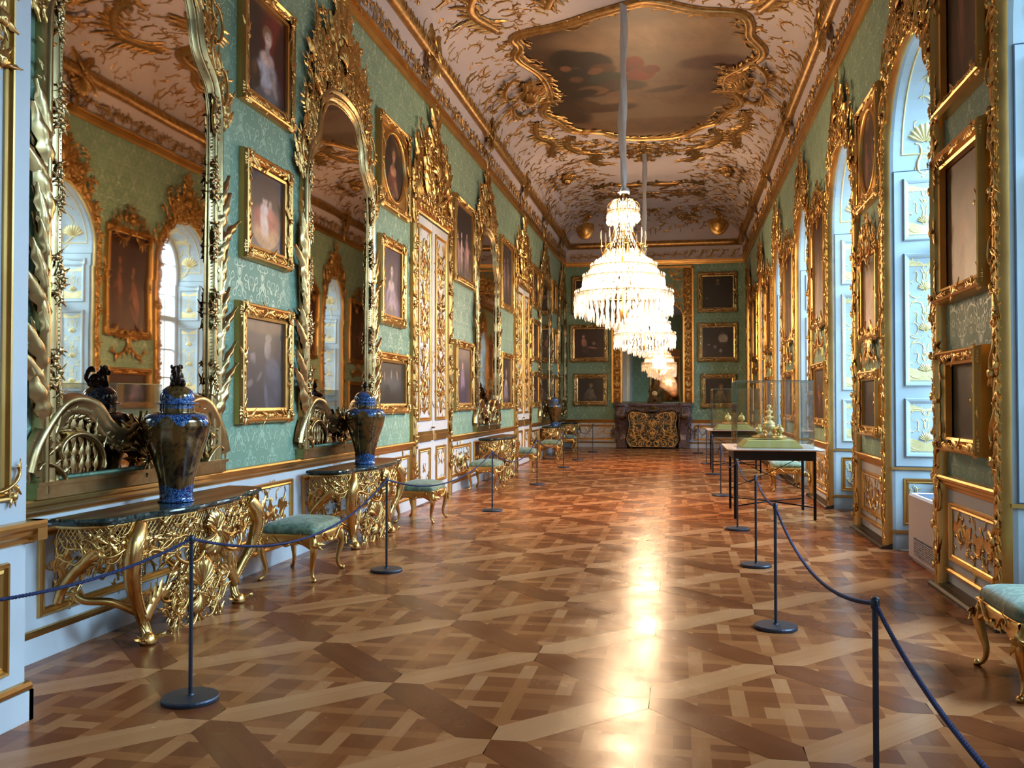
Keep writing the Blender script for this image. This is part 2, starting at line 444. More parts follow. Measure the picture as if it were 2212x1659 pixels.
def e_scroll(c0=2.2, c1=14, kind='C', r=0.06, n=26, m=6, h=0.8):
    P = spiral_line(c0, c1, 3, kind, n); s = np.linspace(0, 1, n)
    rad = r * (0.5 + 0.5 * np.sin(pi * s)); rad[:2] *= 1.5; rad[-2:] *= 1.5
    T = np.gradient(P, axis=0); T /= np.linalg.norm(T, axis=1)[:, None]; N = np.c_[-T[:, 1], T[:, 0]]
    a = np.linspace(0, pi, m)
    uv = P[:, None, :] + N[:, None, :] * (np.cos(a)[None, :, None] * rad[:, None, None])
    w = np.sin(a)[None, :] * rad[:, None] * 2 * h
    V = np.concatenate([uv, w[..., None]], -1).reshape(-1, 3)
    return V, gridq(n, m), None, P
def e_flower(r=0.5, h=0.25, pet=5, n=15):
    a = np.arange(n) * 2 * pi / n; rings = []
    for q, hh in ((0.0, 0.9), (0.25, 1.0), (0.4, 0.6), (0.75, 0.75), (1.0, 0.0)):
        rr = r * q * (1 + 0.22 * np.cos(pet * a)) if q > 0.3 else r * q * np.ones(n)
        rings.append(np.c_[rr * np.cos(a), rr * np.sin(a), np.full(n, h * hh)])
    return np.concatenate(rings), gridq(5, n, True), None, None
def e_shell(R=1.0, h=0.18, ribs=9, spread=1.25, n=6):
    m = ribs * 4 + 1; a = np.linspace(-spread, spread, m); q = np.linspace(0.08, 1, n)[:, None]
    rib = np.cos(np.linspace(-pi * ribs, pi * ribs, m))[None, :]
    rr = R * q * (1 + 0.05 * rib * q) * (1 - 0.12 * (a[None, :] / spread) ** 2)
    V = np.stack([rr * np.cos(a), rr * np.sin(a), h * (0.35 + 0.65 * np.sin(q * pi * 0.85)) * (0.75 + 0.25 * rib) * (q < 0.99)], -1)
    return V.reshape(-1, 3), gridq(n, m), None, None
def e_bead(r=0.5, h=0.4, n=8):
    a = np.arange(n) * 2 * pi / n
    V = np.concatenate([np.c_[r * q * np.cos(a), r * q * np.sin(a), np.full(n, hh * h)] for q, hh in ((1, 0), (0.8, 0.7), (0.01, 1))])
    return V, gridq(3, n, True), None, None
LEAF = [e_leaf(bend=0.25, W=.16, h=.09), e_leaf(W=0.22, bend=0.4, lobes=3, h=.1), e_leaf(W=0.11, bend=0.12, lobes=5, h=.08), e_leaf(W=0.18, bend=0.7, lobes=4, h=.1)]
LEAF_LO = [e_leaf(bend=0.3, n=5, m=3, lobes=2, W=.16, h=.09), e_leaf(W=0.2, bend=0.5, n=5, m=3, lobes=2, h=.1)]
CS = [e_scroll(1.4, 15, 'C', 0.055), e_scroll(2.2, 9, 'C', 0.045), e_scroll(1.0, 18, 'C', 0.05)]
SS = [e_scroll(2.0, 15, 'S', 0.05), e_scroll(1.2, 22, 'S', 0.045)]
FLO = [e_flower(), e_flower(pet=6, h=0.35), e_flower(pet=4)]
SHL = e_shell(); BEAD = e_bead(); SHL_LO = e_shell(ribs=5, n=4)
STEM = e_scroll(1.6, 8, 'C', 0.022, n=12, m=4)
def arc(u, v, r, a0, a1, n=16):
    a = np.linspace(a0, a1, n); return np.c_[u + r * np.cos(a), v + r * np.sin(a)]

class Orn:
    def __init__(s, seed=1):
        s.L = []; s.r = np.random.default_rng(seed)
    def put(s, el, u, v, a=0.0, k=1.0, mir=False, w0=0.0, kw=1.0, line=False):
        V = el[0].copy()
        if mir: V[:, 1] *= -1
        ca, sa = cos(a) * k, sin(a) * k
        W = np.c_[V[:, 0] * ca - V[:, 1] * sa + u, V[:, 0] * sa + V[:, 1] * ca + v, V[:, 2] * k * kw + w0]
        s.L.append((W, el[1]))
        if line:
            P = el[3].copy()
            if mir: P[:, 1] *= -1
            return np.c_[P[:, 0] * ca - P[:, 1] * sa + u, P[:, 0] * sa + P[:, 1] * ca + v]
    def leaf(s, u, v, a, k, mir=None, w0=0.0, lo=False, kw=1.0):
        Ls = LEAF_LO if lo else LEAF
        s.put(Ls[s.r.integers(len(Ls))], u, v, a, k, bool(s.r.integers(2)) if mir is None else mir, w0, kw)
    def flower(s, u, v, k, w0=0.0): s.put(FLO[s.r.integers(3)], u, v, s.r.random() * 6, k, False, w0)
    def leafy(s, u, v, a, k, mir=False, kind='C', w0=0.0, nl=5, lo=False, kw=1.0):
        el = (CS if kind == 'C' else SS)[s.r.integers(2)]
        P = s.put(el, u, v, a, k, mir, w0, kw, line=True)
        n = len(P)
        for i in np.linspace(4, n - 5, nl).astype(int):
            t = P[i + 1] - P[i]; th = math.atan2(t[1], t[0]); sg = -1 if mir else 1
            if kind == 'S' and i < n / 2: sg = -sg
            s.leaf(P[i][0], P[i][1], th - sg * (0.7 + 0.3 * s.r.random()), k * (0.22 + 0.14 * s.r.random()), w0=w0, lo=lo, kw=kw)
    def sprig(s, u, v, a, k, nl=6, w0=0.0, mir=None, flower=True, lo=True):
        mir = bool(s.r.integers(2)) if mir is None else mir
        P = s.put(STEM, u, v, a, k, mir, w0, line=True); n = len(P)
        for j, i in enumerate(np.linspace(1, n - 2, nl).astype(int)):
            t = P[i + 1] - P[i]; th = math.atan2(t[1], t[0])
            s.leaf(P[i][0], P[i][1], th + (0.75 if j % 2 else -0.75), k * (0.2 + 0.1 * s.r.random()), w0=w0, lo=lo)
        if flower: s.flower(P[-1][0], P[-1][1], k * 0.14, w0)
    def bunch(s, u, v, k, n=6, w0=0.0, lo=False):
        a0 = s.r.random() * 6
        for i in range(n): s.leaf(u, v, a0 + i * 2 * pi / n + s.r.random() * 0.4, k * (0.45 + 0.25 * s.r.random()), w0=w0, lo=lo)
        s.flower(u, v, k * 0.4, w0 + 0.06 * k)
    def strip(s, P, step, k, off=0.0, w0=0.0, jit=0.3, mode='leaf', lo=False, both=False):
        """carving that follows a path"""
        P = np.asarray(P, float); d = np.r_[0, np.cumsum(np.linalg.norm(np.diff(P, axis=0), axis=1))]
        for q in np.arange(step * 0.3, d[-1], step):
            q += (s.r.random() - 0.5) * step * jit
            u = np.interp(q, d, P[:, 0]); v = np.interp(q, d, P[:, 1]); q2 = min(q + 0.02, d[-1])
            th = math.atan2(np.interp(q2, d, P[:, 1]) - v, np.interp(q2, d, P[:, 0]) - u)
            n = (sin(th), -cos(th)); uu, vv = u + n[0] * off, v + n[1] * off
            kk = k * (0.8 + 0.4 * s.r.random())
            if mode == 'leaf':
                s.leaf(uu, vv, th - 0.35 + s.r.random() * 0.3, kk, mir=True, w0=w0, lo=lo)
                if both: s.leaf(uu, vv, th + 0.35, kk * 0.8, mir=False, w0=w0, lo=lo)
            elif mode == 'bead': s.put(BEAD, uu, vv, 0, kk, w0=w0)
            elif mode == 'bunch': s.bunch(uu, vv, kk, 5, w0, lo)
            elif mode == 'scroll': s.leafy(uu, vv, th, kk, mir=bool(s.r.integers(2)), kind='S' if s.r.random() < .5 else 'C', w0=w0, nl=3, lo=lo)
    def fill(s, u0, u1, v0, v1, step, k, inside=None, w0=0.0, lo=True, sym=None, dens=0.9, kinds=(0.4, 0.75, 0.9)):
        """loose rocaille filling; sym = mirror axis in u"""
        for u in np.arange(u0 + step / 2, u1, step):
            for v in np.arange(v0 + step / 2, v1, step):
                if s.r.random() > dens: continue
                uu = u + (s.r.random() - .5) * step * 0.7; vv = v + (s.r.random() - .5) * step * 0.7
                if inside is not None and not inside(uu, vv): continue
                x = s.r.random(); a = s.r.random() * 2 * pi; kk = k * (0.75 + 0.5 * s.r.random()); n0 = len(s.L)
                if x < kinds[0]: s.leafy(uu, vv, a, kk, bool(s.r.integers(2)), 'C' if s.r.random() < 0.5 else 'S', w0, 4, lo)
                elif x < kinds[1]: s.sprig(uu, vv, a, kk * 1.1, 5, w0)
                elif x < kinds[2]: s.leaf(uu, vv, a, kk * 0.7, w0=w0, lo=lo)
                elif s.r.random() < .6: s.bunch(uu, vv, kk * 0.4, 5, w0, lo)
                else: s.put(SHL_LO, uu, vv, a, kk * .35, w0=w0)
                if sym is not None:
                    for V, Q in list(s.L[n0:]):
                        W = V.copy(); W[:, 0] = 2 * sym - W[:, 0]; s.L.append((W, Q))
    def mirror_from(s, n0, axis=0.0):
        for V, Q in list(s.L[n0:]):
            W = V.copy(); W[:, 0] = 2 * axis - W[:, 0]; s.L.append((W, Q))
    def keep_outside(s, poly, frac):
        """drop carving that would hang across the glass or the opening"""
        f = in_poly(np.asarray(poly)); s.L = [(V, Q) for V, Q in s.L if np.mean([f(x, y) for x, y in V[::max(1, len(V) // 12), :2]]) <= frac]
    def scale(s, ku=1, kv=1, u=0, v=0):
        s.L = [(V * np.array([ku, kv, 1]) + np.array([u, v, 0]), Q) for V, Q in s.L]; return s
    def into(s, mb, fmap, mat=0):
        n = 0; VV = []; QQ = []
        for V, Q in s.L: VV.append(V); QQ.append(Q + n); n += len(V)
        if VV: mb.add(fmap(np.concatenate(VV)), np.concatenate(QQ), mat=mat)
    def build(s, name, mat, fmap, parent=None):
        mb = MB(); s.into(mb, fmap); return mb.build(name, mat, parent)
    def sides(s, name, mat, fmap, parent, key=None):
        """one object for each separate piece of carving (by default left and right)"""
        key = key or (lambda c: c[0] > 0); g = {}
        for V, Q in s.L: g.setdefault(key(V.mean(0)), []).append((V, Q))
        keep = s.L
        for k in g: s.L = g[k]; s.build(name, mat, fmap, parent)
        s.L = keep

def crest(o, W, H, v0, seed=0, w0=0.03, dens=1.0, centre_shell=True):
    """a flaming rocaille crest: half built, then mirrored"""
    n0 = len(o.L); r = o.r
    prof = lambda u: H * max(.12, .98 - .95 * (u / W) ** .8)
    for i in range(int(60 * dens)):
        u = W * .8 * r.random() ** 1.3; v = r.random() ** .8 * prof(u) * .8; ang = pi / 2 - (u / W) * .8 + (r.random() - .5) * 0.5
        o.leaf(u, v0 + v, ang, H * (.14 + .14 * r.random()), w0=w0 + 0.03 * r.random(), kw=1.3)
    for i in range(int(34 * dens)):
        u = r.random() * W * .85; v = v0 + r.random() * prof(u) * .75
        o.leafy(u, v, pi / 2 + (r.random() - .5) * 1.6, H * 0.13 * (0.7 + r.random() * 0.7), bool(r.integers(2)), 'C' if r.random() < .5 else 'S', w0 + 0.03, 5)
    for i in range(int(34 * dens)):
        u = r.random() * W * 0.9; v = v0 + r.random() * prof(u) * .85; o.bunch(u, v, H * 0.05, 6, w0 + 0.05)
    for (u, v, a, k) in ((0.04, 0.70, 1.55, 0.28), (0.28, 0.55, 1.45, 0.3), (0.55, 0.32, 1.35, 0.32), (0.8, 0.08, 1.3, 0.26), (0.16, 0.66, 1.6, 0.24), (0.42, 0.42, 1.5, 0.26), (.68, .18, 1.5, .3)):
        o.sprig(u * W, v0 + v * H, a, k * H, 10, w0 + 0.02, lo=False)
    o.leafy(0.10 * W, v0 + 0.0, 0.1, 0.7 * W, False, 'C', w0 + 0.05, 9)
    o.mirror_from(n0)
    if centre_shell:
        o.put(SHL, 0, v0 + H * 0.26, pi / 2, H * 0.22, w0=w0 + 0.06)
        o.put(SHL, 0, v0 + H * 0.5, pi / 2, H * 0.15, w0=w0 + 0.06)
        o.bunch(0, v0 + H * 0.24, H * 0.12, 8, w0 + 0.09)
def candelabra(o, uc, v0, v1, W, w0=0.0, lo=False, step=None):
    """stacked symmetrical grotesque motifs up a narrow panel"""
    step = step or W * 0.9; v = v0; i = 0
    while v < v1 - step * 0.5:
        n0 = len(o.L)
        k = W * 0.52
        if i % 3 == 0:
            o.leafy(uc + W * 0.05, v + step * 0.1, 1.1, k, True, 'C', w0, 4, lo); o.sprig(uc + W * 0.1, v + step * .3, 0.5, k * 0.6, 5, w0, lo=lo)
        elif i % 3 == 1:
            o.leafy(uc + W * 0.06, v + step * 0.5, -0.6, k * 0.8, False, 'S', w0, 4, lo); o.leaf(uc, v + step * .2, 0.9, k * 0.8, w0=w0, lo=lo)
        else:
            o.leaf(uc, v, 0.6, k * 0.9, w0=w0, lo=lo); o.leaf(uc, v + step * .3, 1.0, k * 0.8, w0=w0, lo=lo); o.leafy(uc + W * .3, v + step * .2, 1.5, k * .7, True, 'C', w0, 3, lo)
        o.mirror_from(n0, uc)
        if i % 3 == 1: o.put(SHL, uc, v + step * 0.2, pi / 2, W * 0.24, w0=w0)
        elif i % 3 == 2: o.bunch(uc, v + step * 0.4, W * 0.22, 6, w0, lo)
        else: o.leaf(uc, v, pi / 2, k * 0.8, w0=w0, lo=lo)
        v += step; i += 1
def plates(mb, u0, u1, v0, v1, n, size, fmap, seed, w=.006, sym=None):
    """flat gilded fields with scalloped edges behind the scrollwork"""
    r = np.random.default_rng(seed)
    for i in range(n):
        u = u0 + (u1 - u0) * (i + .5) / n + (r.random() - .5) * size * .3; v = v0 + (v1 - v0) * (.35 + .3 * r.random()); a = np.linspace(0, 2 * pi, 30, endpoint=False)
        rr = size * (.7 + .25 * np.cos(3 * a + r.random() * 6) + .12 * np.cos(7 * a + r.random() * 6)); P = np.c_[u + rr * np.cos(a), v + rr * .8 * np.sin(a)]
        P[:, 0] = np.clip(P[:, 0], u0, u1); P[:, 1] = np.clip(P[:, 1], v0, v1)
        for q in ([P] if sym is None else [P, np.c_[2 * sym - P[::-1, 0], P[::-1, 1]]]):
            V = np.concatenate([np.c_[q, np.full(30, w)], [[q[:, 0].mean(), q[:, 1].mean(), w * 1.6]]]); k = np.arange(30); mb.add(fmap(V), T=np.c_[k, (k + 1) % 30, np.full(30, 30)])
def rect(u0, u1, v0, v1): return np.array([(u0, v0), (u1, v0), (u1, v1), (u0, v1)])
def rect_frame(mb, u0, u1, v0, v1, prof, fmap, mat=0):
    V, Q = sweep2(rect(u0, u1, v0, v1), prof); mb.add(fmap(V), Q, mat=mat, smooth=False)
P_PANEL = [(-.045, 0), (-.045, .012), (-.035, .02), (-.02, .012), (-.01, .028), (0.0, .03), (.008, .02), (.012, 0)]
# ------------------------------------------------------------------ floor: diagonal parquet panels, long light and dark strips between, basket-weave inside
def clip_poly(P, n, d):
    out = []
    for i in range(len(P)):
        a, b = P[i], P[(i + 1) % len(P)]; da, db = a @ n - d, b @ n - d
        if da <= 0: out.append(a)
        if (da < 0 < db) or (db < 0 < da): out.append(a + (b - a) * (da / (da - db)))
    return np.array(out) if len(out) > 2 else None
def build_floor():
    r = np.random.default_rng(5); mb = MB()
    PX, PY = 0.72, 0.745; X0, X1, Y0, Y1 = XL - 0.1, WX + 0.3, YN, YF + 0.1
    hw = 0.12                                  # half width of the strips
    def emitp(P, tone, d, z=0.0):
        for n, q in (((1, 0), X1), ((-1, 0), -X0), ((0, 1), Y1), ((0, -1), -Y0)):
            P = clip_poly(P, np.array(n, float), q)
            if P is None: return
        mb.ngon(np.c_[P, np.full(len(P), z)], col=(tone, d[0] * .5 + .5, d[1] * .5 + .5))
    ni = int((X1 - X0) / PX) + 4; nj = int((Y1 - Y0) / PY) + 4
    i0 = int((X0 - XM) / PX) - 2; j0 = int((Y0 - 5.70) / PY) - 2
    L = math.hypot(PX, PY); e1 = np.array([PX, PY]) / L; e2 = np.array([-PX, PY]) / L
    for i in range(i0, i0 + ni):
        for j in range(j0, j0 + nj):
            if (i + j) % 2: continue
            A = np.array([XM + PX * i, 5.70 + PY * j])
            # light strip A -> A+e1*L, dark strip A -> A+e2*L : three boards each, pointed ends
            for e, base in ((e1, 0.86), (e2, 0.22)):
                n = np.array([-e[1], e[0]]); t0 = base + (r.random() - .5) * 0.12
                for (a, b, dt) in ((-hw, -hw / 3, 0), (-hw / 3, hw / 3, 0.0), (hw / 3, hw, 0)):
                    mid = hw
                    P = np.array([A + e * abs(a) + n * a, A + e * (L - abs(a)) + n * a, A + e * (L - abs(b)) + n * b, A + e * abs(b) + n * b])
                    if a < 0 < b: P = np.array([A + e * abs(a) + n * a, A + e * (L - abs(a)) + n * a, A + e * L, A + e * (L - abs(b)) + n * b, A + e * abs(b) + n * b, A])
                    emitp(P, np.clip(t0 + (r.random() - .5) * 0.10, 0, 1), e)
            # inner square of the panel above A: corners inset
            C = A + e1 * L / 2 + e2 * L / 2; hs = L / 2 - hw + .012
            planes = [(e1, hs + e1 @ C), (-e1, hs - e1 @ C), (e2, hs + e2 @ C), (-e2, hs - e2 @ C)]
            w = 0.085; p = 0.255; K = 3
            polys = []
            for a in range(-K, K + 1):
                for b in range(-K, K + 1):
                    q = C + np.array([a * p, b * p]); g = p - w
                    # infill square split in boards
                    tone = 0.26 + r.random() * 0.22
                    c0, c1 = q + w / 2, q + w / 2 + g
                    if (a + b) % 2: bits = [(c0[0], c1[0], c0[1], c0[1] + g / 2), (c0[0], c1[0], c0[1] + g / 2, c1[1])]; dd = (1, 0)
                    else: bits = [(c0[0], c0[0] + g / 2, c0[1], c1[1]), (c0[0] + g / 2, c1[0], c0[1], c1[1])]; dd = (0, 1)
                    for bb in bits: polys.append((bb, np.clip(tone + (r.random() - .5) * .12 + (.35 if r.random() < .08 else 0), 0, 1), dd))
                    # woven bars: one runs through the node, the other is cut
                    tb = 0.62 + r.random() * 0.25; td = 0.36 + r.random() * 0.3
                    if (a + b) % 2:
                        polys.append(((q[0] - w / 2, q[0] + w / 2, q[1] - w / 2, q[1] + w / 2 + g), tb, (0, 1)))
                        polys.append(((q[0] + w / 2, q[0] + w / 2 + g, q[1] - w / 2, q[1] + w / 2), td, (1, 0)))
                    else:
                        polys.append(((q[0] - w / 2, q[0] + w / 2 + g, q[1] - w / 2, q[1] + w / 2), tb - .1, (1, 0)))
                        polys.append(((q[0] - w / 2, q[0] + w / 2, q[1] + w / 2, q[1] + w / 2 + g), td + .1, (0, 1)))
            for (x0, x1, y0, y1), tone, dd in polys:
                P = np.array([(x0, y0), (x1, y0), (x1, y1), (x0, y1)])
                for n, d in planes:
                    P = clip_poly(P, n, d)
                    if P is None: break
                if P is not None: emitp(P, tone, dd, -.0008)
    add_box(mb, X0, X1, Y0, Y1, -0.2, -0.004, col=(0.2, 1, .5))
    return struct(mb.build('floor', M['parquet']))
build_floor()

# ------------------------------------------------------------------ walls
def prism_y(mb, prof, X, sgn, y0, y1, mat=0, smooth=False):
    """profile of (height w off the wall, z) run along Y"""
    pr = np.array(prof, float)
    V = np.concatenate([np.c_[X + sgn * pr[:, 0], np.full(len(pr), y), pr[:, 1]] for y in (y0, y1)])
    mb.add(V, gridq(2, len(pr)), mat=mat, smooth=smooth)
    mb.ngon(V[:len(pr)], mat=mat); mb.ngon(V[len(pr):][::-1], mat=mat)
DADO = [(0, .88), (.015, .89), (.02, .91), (.05, .93), (.055, .95), (.075, .965), (.08, .985), (.07, 1.0), (.0, 1.0)]
BASE = [(0, .15), (.03, .155), (.035, .175), (.02, .19), (0, .195)]
CORN = [(0, ZC), (.03, ZC), (.04, ZC + .03), (.075, ZC + .04), (.08, ZC + .07), (.05, ZC + .085), (.055, ZC + .11), (.09, ZC + .12), (.1, ZC + .15), (0, ZC + .155)]
def frange_split(a, b, holes):
    out = []; c = a
    for h0, h1 in sorted(holes):
        if h0 > c: out.append((c, min(h0, b)))
        c = max(c, h1)
    if c < b: out.append((c, b))
    return out
# left wall ---------------------------------------------------------
NLX, NLY = -3.23, 4.04                      # thick pier of the entrance on the left
mb = MB()
add_box(mb, XL - .25, XL, NLY - .3, YF, 0, ZD, 1); add_box(mb, XL - .25, XL, NLY - .3, YF, ZD, ZC + .9, 0)
wall_left = struct(mb.build('wall_left', [M['damask'], M['white']]))
DH = [(y - 1.02, y + 1.02) for y in DOORY]
mb = MB()
for a, b in frange_split(NLY, YF, DH): prism_y(mb, DADO, XL, 1, a, b)
mb.build('dado_rail', M['gold_flat'], wall_left)
mb = MB()
for a, b in frange_split(NLY, YF, DH):
    prism_y(mb, BASE, XL, 1, a, b)
mb.build('skirting_moulding', M['gold_flat'], wall_left)
mb = MB()
for a, b in frange_split(NLY, YF, DH): add_box(mb, XL, XL + .02, a, b, 0, .15)
struct(mb.build('baseboard_left', M['white']))
# dado panels with carved ornament (reaching under the consoles and the picture columns)
PANELS = [(4.99, 8.70), (8.98, 10.95), (11.15, 12.78), (15.2, 16.8), (17.1, 19.3), (19.5, 21.3), (23.9, 25.3), (25.5, 27.5), (27.7, 29.3), (29.5, 31.4)]
mbf = MB(); mbq = MB(); orn = Orn(21)
for a, b in PANELS:
    rect_frame(mbf, a, b, .27, .80, P_PANEL, left_map)
    c = (a + b) / 2; n0 = len(orn.L); w = (b - a) / 2 - .1
    q0 = len(orn.L)
    k = min(w * .5, .5); lo = a > 12
    orn.leafy(c + .05, .36, .5, k, False, 'C', .003, 6, lo); orn.leafy(c + w * .45, .62, -.4, k, True, 'S', .003, 6, lo)
    orn.leafy(c + w * .95, .34, 2.2, k * .6, True, 'C', .003, 4, lo)
    orn.fill(c + .04, c + w, .33, .74, .115, .15, w0=.003, lo=True, dens=.85)
    orn.mirror_from(q0, c)
    orn.put(SHL, c, .42, pi / 2, .2, w0=.01); orn.bunch(c, .40, .12, 7, .02)
    plates(mbq, c + .06, c + w, .32, .75, max(2, int(w * 4)), .13, left_map, int(a * 10), sym=c)
mbf.build('panel_moulding', M['gold_flat'], wall_left)
orn.into(mbq, left_map); mbq.build('carved_panel_ornament', M['gold'], wall_left)
# wall sockets low on the left skirting
# entrance pier on the left -----------------------------------------
mb = MB(); add_box(mb, XL - .25, NLX, YN, NLY, 0, ZC + .9)
wall_near = struct(mb.build('wall_near_left', M['white']))
mb = MB()
prism_y(mb, DADO, NLX, 1, YN, NLY + .06); add_box(mb, XL, NLX + .07, NLY, NLY + .07, .9, 1.0)
prism_y(mb, [(w, z + .0) for w, z in BASE], NLX, 1, YN, NLY + .02)
mb.build('dado_rail', M['gold_flat'], wall_near)
mb = MB(); add_box(mb, NLX, NLX + .03, YN, NLY + .03, 0, .15); add_box(mb, XL, NLX + .03, NLY, NLY + .03, 0, .15)
struct(mb.build('baseboard_near_left', M['white']))
mb = MB()
rect_frame(mb, 2.2, 3.90, 1.12, 5.6, P_PANEL, lambda V: left_map(V, NLX)); rect_frame(mb, 2.2, 3.90, .27, .80, P_PANEL, lambda V: left_map(V, NLX))
mb.build('panel_moulding', M['gold_flat'], wall_near)
orn = Orn(4)
for z, k in ((3.15, .3), (3.35, .35), (3.6, .3), (3.8, .4), (4.1, .4), (4.4, .35)): orn.leafy(3.84 - .05 * orn.r.random(), z, 1.8, k, False, 'S', .02, 5); orn.bunch(3.80, z + .1, .2, 6, .03)
orn.leafy(3.75, 1.2, 0.4, .22, False, 'C', .02, 4); orn.bunch(3.93, 1.13, .09, 5, .02)
orn.fill(3.5, 3.82, .33, .74, .1, .16, w0=.003)
orn.build('carved_panel_ornament', M['gold'], lambda V: left_map(V, NLX), wall_near)
# closing wall behind the viewpoint ----------------------------------
mb = MB(); add_box(mb, XL - .25, WX + .6, YN - .2, YN, 0, ZC + 2.3)
struct(mb.build('wall_near', M['damask']))

# far wall ------------------------------------------------------------
mb = MB()
add_box(mb, XL - .25, WX + .6, YF, YF + .25, 0, .93, 1); add_box(mb, XL - .25, WX + .6, YF, YF + .25, .93, ZC + 2.3, 0)
wall_far = struct(mb.build('wall_far', [M['damask'], M['white']]))
def prism_x(mb, prof, Y, x0, x1, mat=0):
    pr = np.array(prof, float)
    V = np.concatenate([np.c_[np.full(len(pr), x), Y - pr[:, 0], pr[:, 1]] for x in (x0, x1)])
    mb.add(V, gridq(2, len(pr)), mat=mat, smooth=False)
mb = MB(); prism_x(mb, [(w, z - .04) for w, z in DADO], YF, XL, -2.05); prism_x(mb, [(w, z - .04) for w, z in DADO], YF, .32, XR)
prism_x(mb, BASE, YF, XL, -2.05); prism_x(mb, BASE, YF, .32, XR)
mb.build('dado_rail', M['gold_flat'], wall_far)
mb = MB(); orn = Orn(9)
for a, b in ((-3.7, -2.2), (.55, 2.05)):
    rect_frame(mb, a, b, .27, .76, P_PANEL, far_map); orn.fill(a + .08, b - .08, .33, .70, .14, .2, w0=.004, sym=None)
mb.build('panel_moulding', M['gold_flat'], wall_far); orn.build('carved_panel_ornament', M['gold'], far_map, wall_far)
mb = MB(); prism_x(mb, CORN, YF, XL, XR)
struct(mb.build('trim_3', M['gold_flat']))

# right wall with arched window openings -------------------------------
SPR, APX = 4.2, 5.18
def arch_path(hw, z0=0.0, n=14, apex=APX, spr=SPR):
    """open path up one side, over the arch and down the other, in (u, v)"""
    a = np.linspace(0, pi, n * 2 + 1)
    top = np.c_[hw * np.cos(a), spr + (apex - spr) * np.sin(a)]
    return np.concatenate([[(hw, z0)], top, [(-hw, z0)]])
mb = MB()
edges = [YN]
for yc, hw in WIN: edges += [yc - hw, yc + hw]
edges.append(YF)
for i in range(0, len(edges), 2):
    a, b = edges[i], edges[i + 1]
    add_box(mb, XR, XR + .12, a, b, 0, .93, 1); add_box(mb, XR, XR + .12, a, b, .93, ZC + .9, 0)
for yc, hw in WIN:
    P = arch_path(hw)[1:-1]; n = len(P)
    V = np.concatenate([np.c_[np.full(n, XR), yc + P[:, 0], P[:, 1]], np.c_[np.full(n, XR), yc + P[:, 0], np.full(n, ZC + .9)]])
    mb.add(V, gridq(2, n), smooth=False)
wall_right = struct(mb.build('wall_right', [M['damask'], M['white']]))
mb = MB(); mb2 = MB(); mbp = MB(); mbr = MB(); orn = Orn(33)
for i in range(0, len(edges), 2):
    a, b = edges[i] + .1, edges[i + 1] - .1
    prism_y(mb, [(w, z - .03) for w, z in DADO], XR, -1, a, b); prism_y(mb, BASE, XR, -1, a, b)
    prism_y(mb2, [(0, 0), (.12, 0), (.12, .02), (.10, .035), (.05, .04), (.0, .06)], XR, -1, a - .14, b + .14)
    if b - a > .5 and a > 4:
        rect_frame(mbp, a + .16, b - .16, .27, .74, P_PANEL, right_map)
        orn.fill(a + .2, b - .2, .32, .70, .11, .16, w0=.004, sym=None); plates(mbr, a + .2, b - .2, .31, .71, max(2, int((b - a) * 3)), .14, right_map, i)
mb.build('dado_rail', M['gold_flat'], wall_right); mbp.build('panel_moulding', M['gold_flat'], wall_right)
orn.into(mbr, right_map); mbr.build('carved_panel_ornament', M['gold'], wall_right)
struct(mb2.build('baseboard_right', M['walnut']))

# ------------------------------------------------------------------ cornice, frieze and ceiling
CW, CZ0, CZ1 = 1.35, 7.08, 7.8
XA, XB, YB_ = XL + .2, XR - .2, YF - .2
for nm, X, sg in (('trim_1', XL, 1), ('trim_2', XR, -1)):
    mb = MB(); prism_y(mb, CORN, X, sg, NLY - .4 if sg > 0 else YN, YF); struct(mb.build(nm, M['gold_flat']))
fr = [(.05, ZC + .15), (.04, ZC + .3), (.07, ZC + .45), (.13, ZC + .58), (.16, ZC + .62)]
for nm, X, sg in (('trim_4', XL, 1), ('trim_5', XR, -1)):
    mb = MB(); prism_y(mb, fr + [(0, ZC + .62)], X, sg, YN, YF, smooth=False); struct(mb.build(nm, M['stucco']))
mb = MB(); prism_x(mb, fr + [(0, ZC + .62)], YF, XL, XR); struct(mb.build('trim_6', M['stucco']))
TZ = ZC + .70; TR = .115
def torus_run(name, P):
    mb = MB(); add_tube(mb, P, TR, 14); orn = Orn(3)
    t = struct(mb.build(name, M['gold_stucco'])); return t
tl = torus_run('trim_7', [(XL + .16, y, TZ) for y in np.linspace(YN, YF, 60)])
tr = torus_run('trim_8', [(XR - .16, y, TZ) for y in np.linspace(YN, YF, 60)])
tf = torus_run('trim_9', [(x, YF - .16, TZ) for x in np.linspace(XL, XR, 12)])
for t_, X, sg in ((tl, XL, 1), (tr, XR, -1)):
    mb = MB()
    for y in np.arange(4.0, YF, .31):
        a = np.linspace(-.2, 2.6, 7)
        for k in (0, .1):
            P = np.c_[X + sg * (.16 + (TR + .012) * np.cos(a)), y + k + (a - 1) * .09, TZ - (TR + .012) * np.sin(a) + .02]
            add_tube(mb, P, .007, 4, cap=False)
    mb.build('torus_ribbon', M['gold_stucco'], t_)
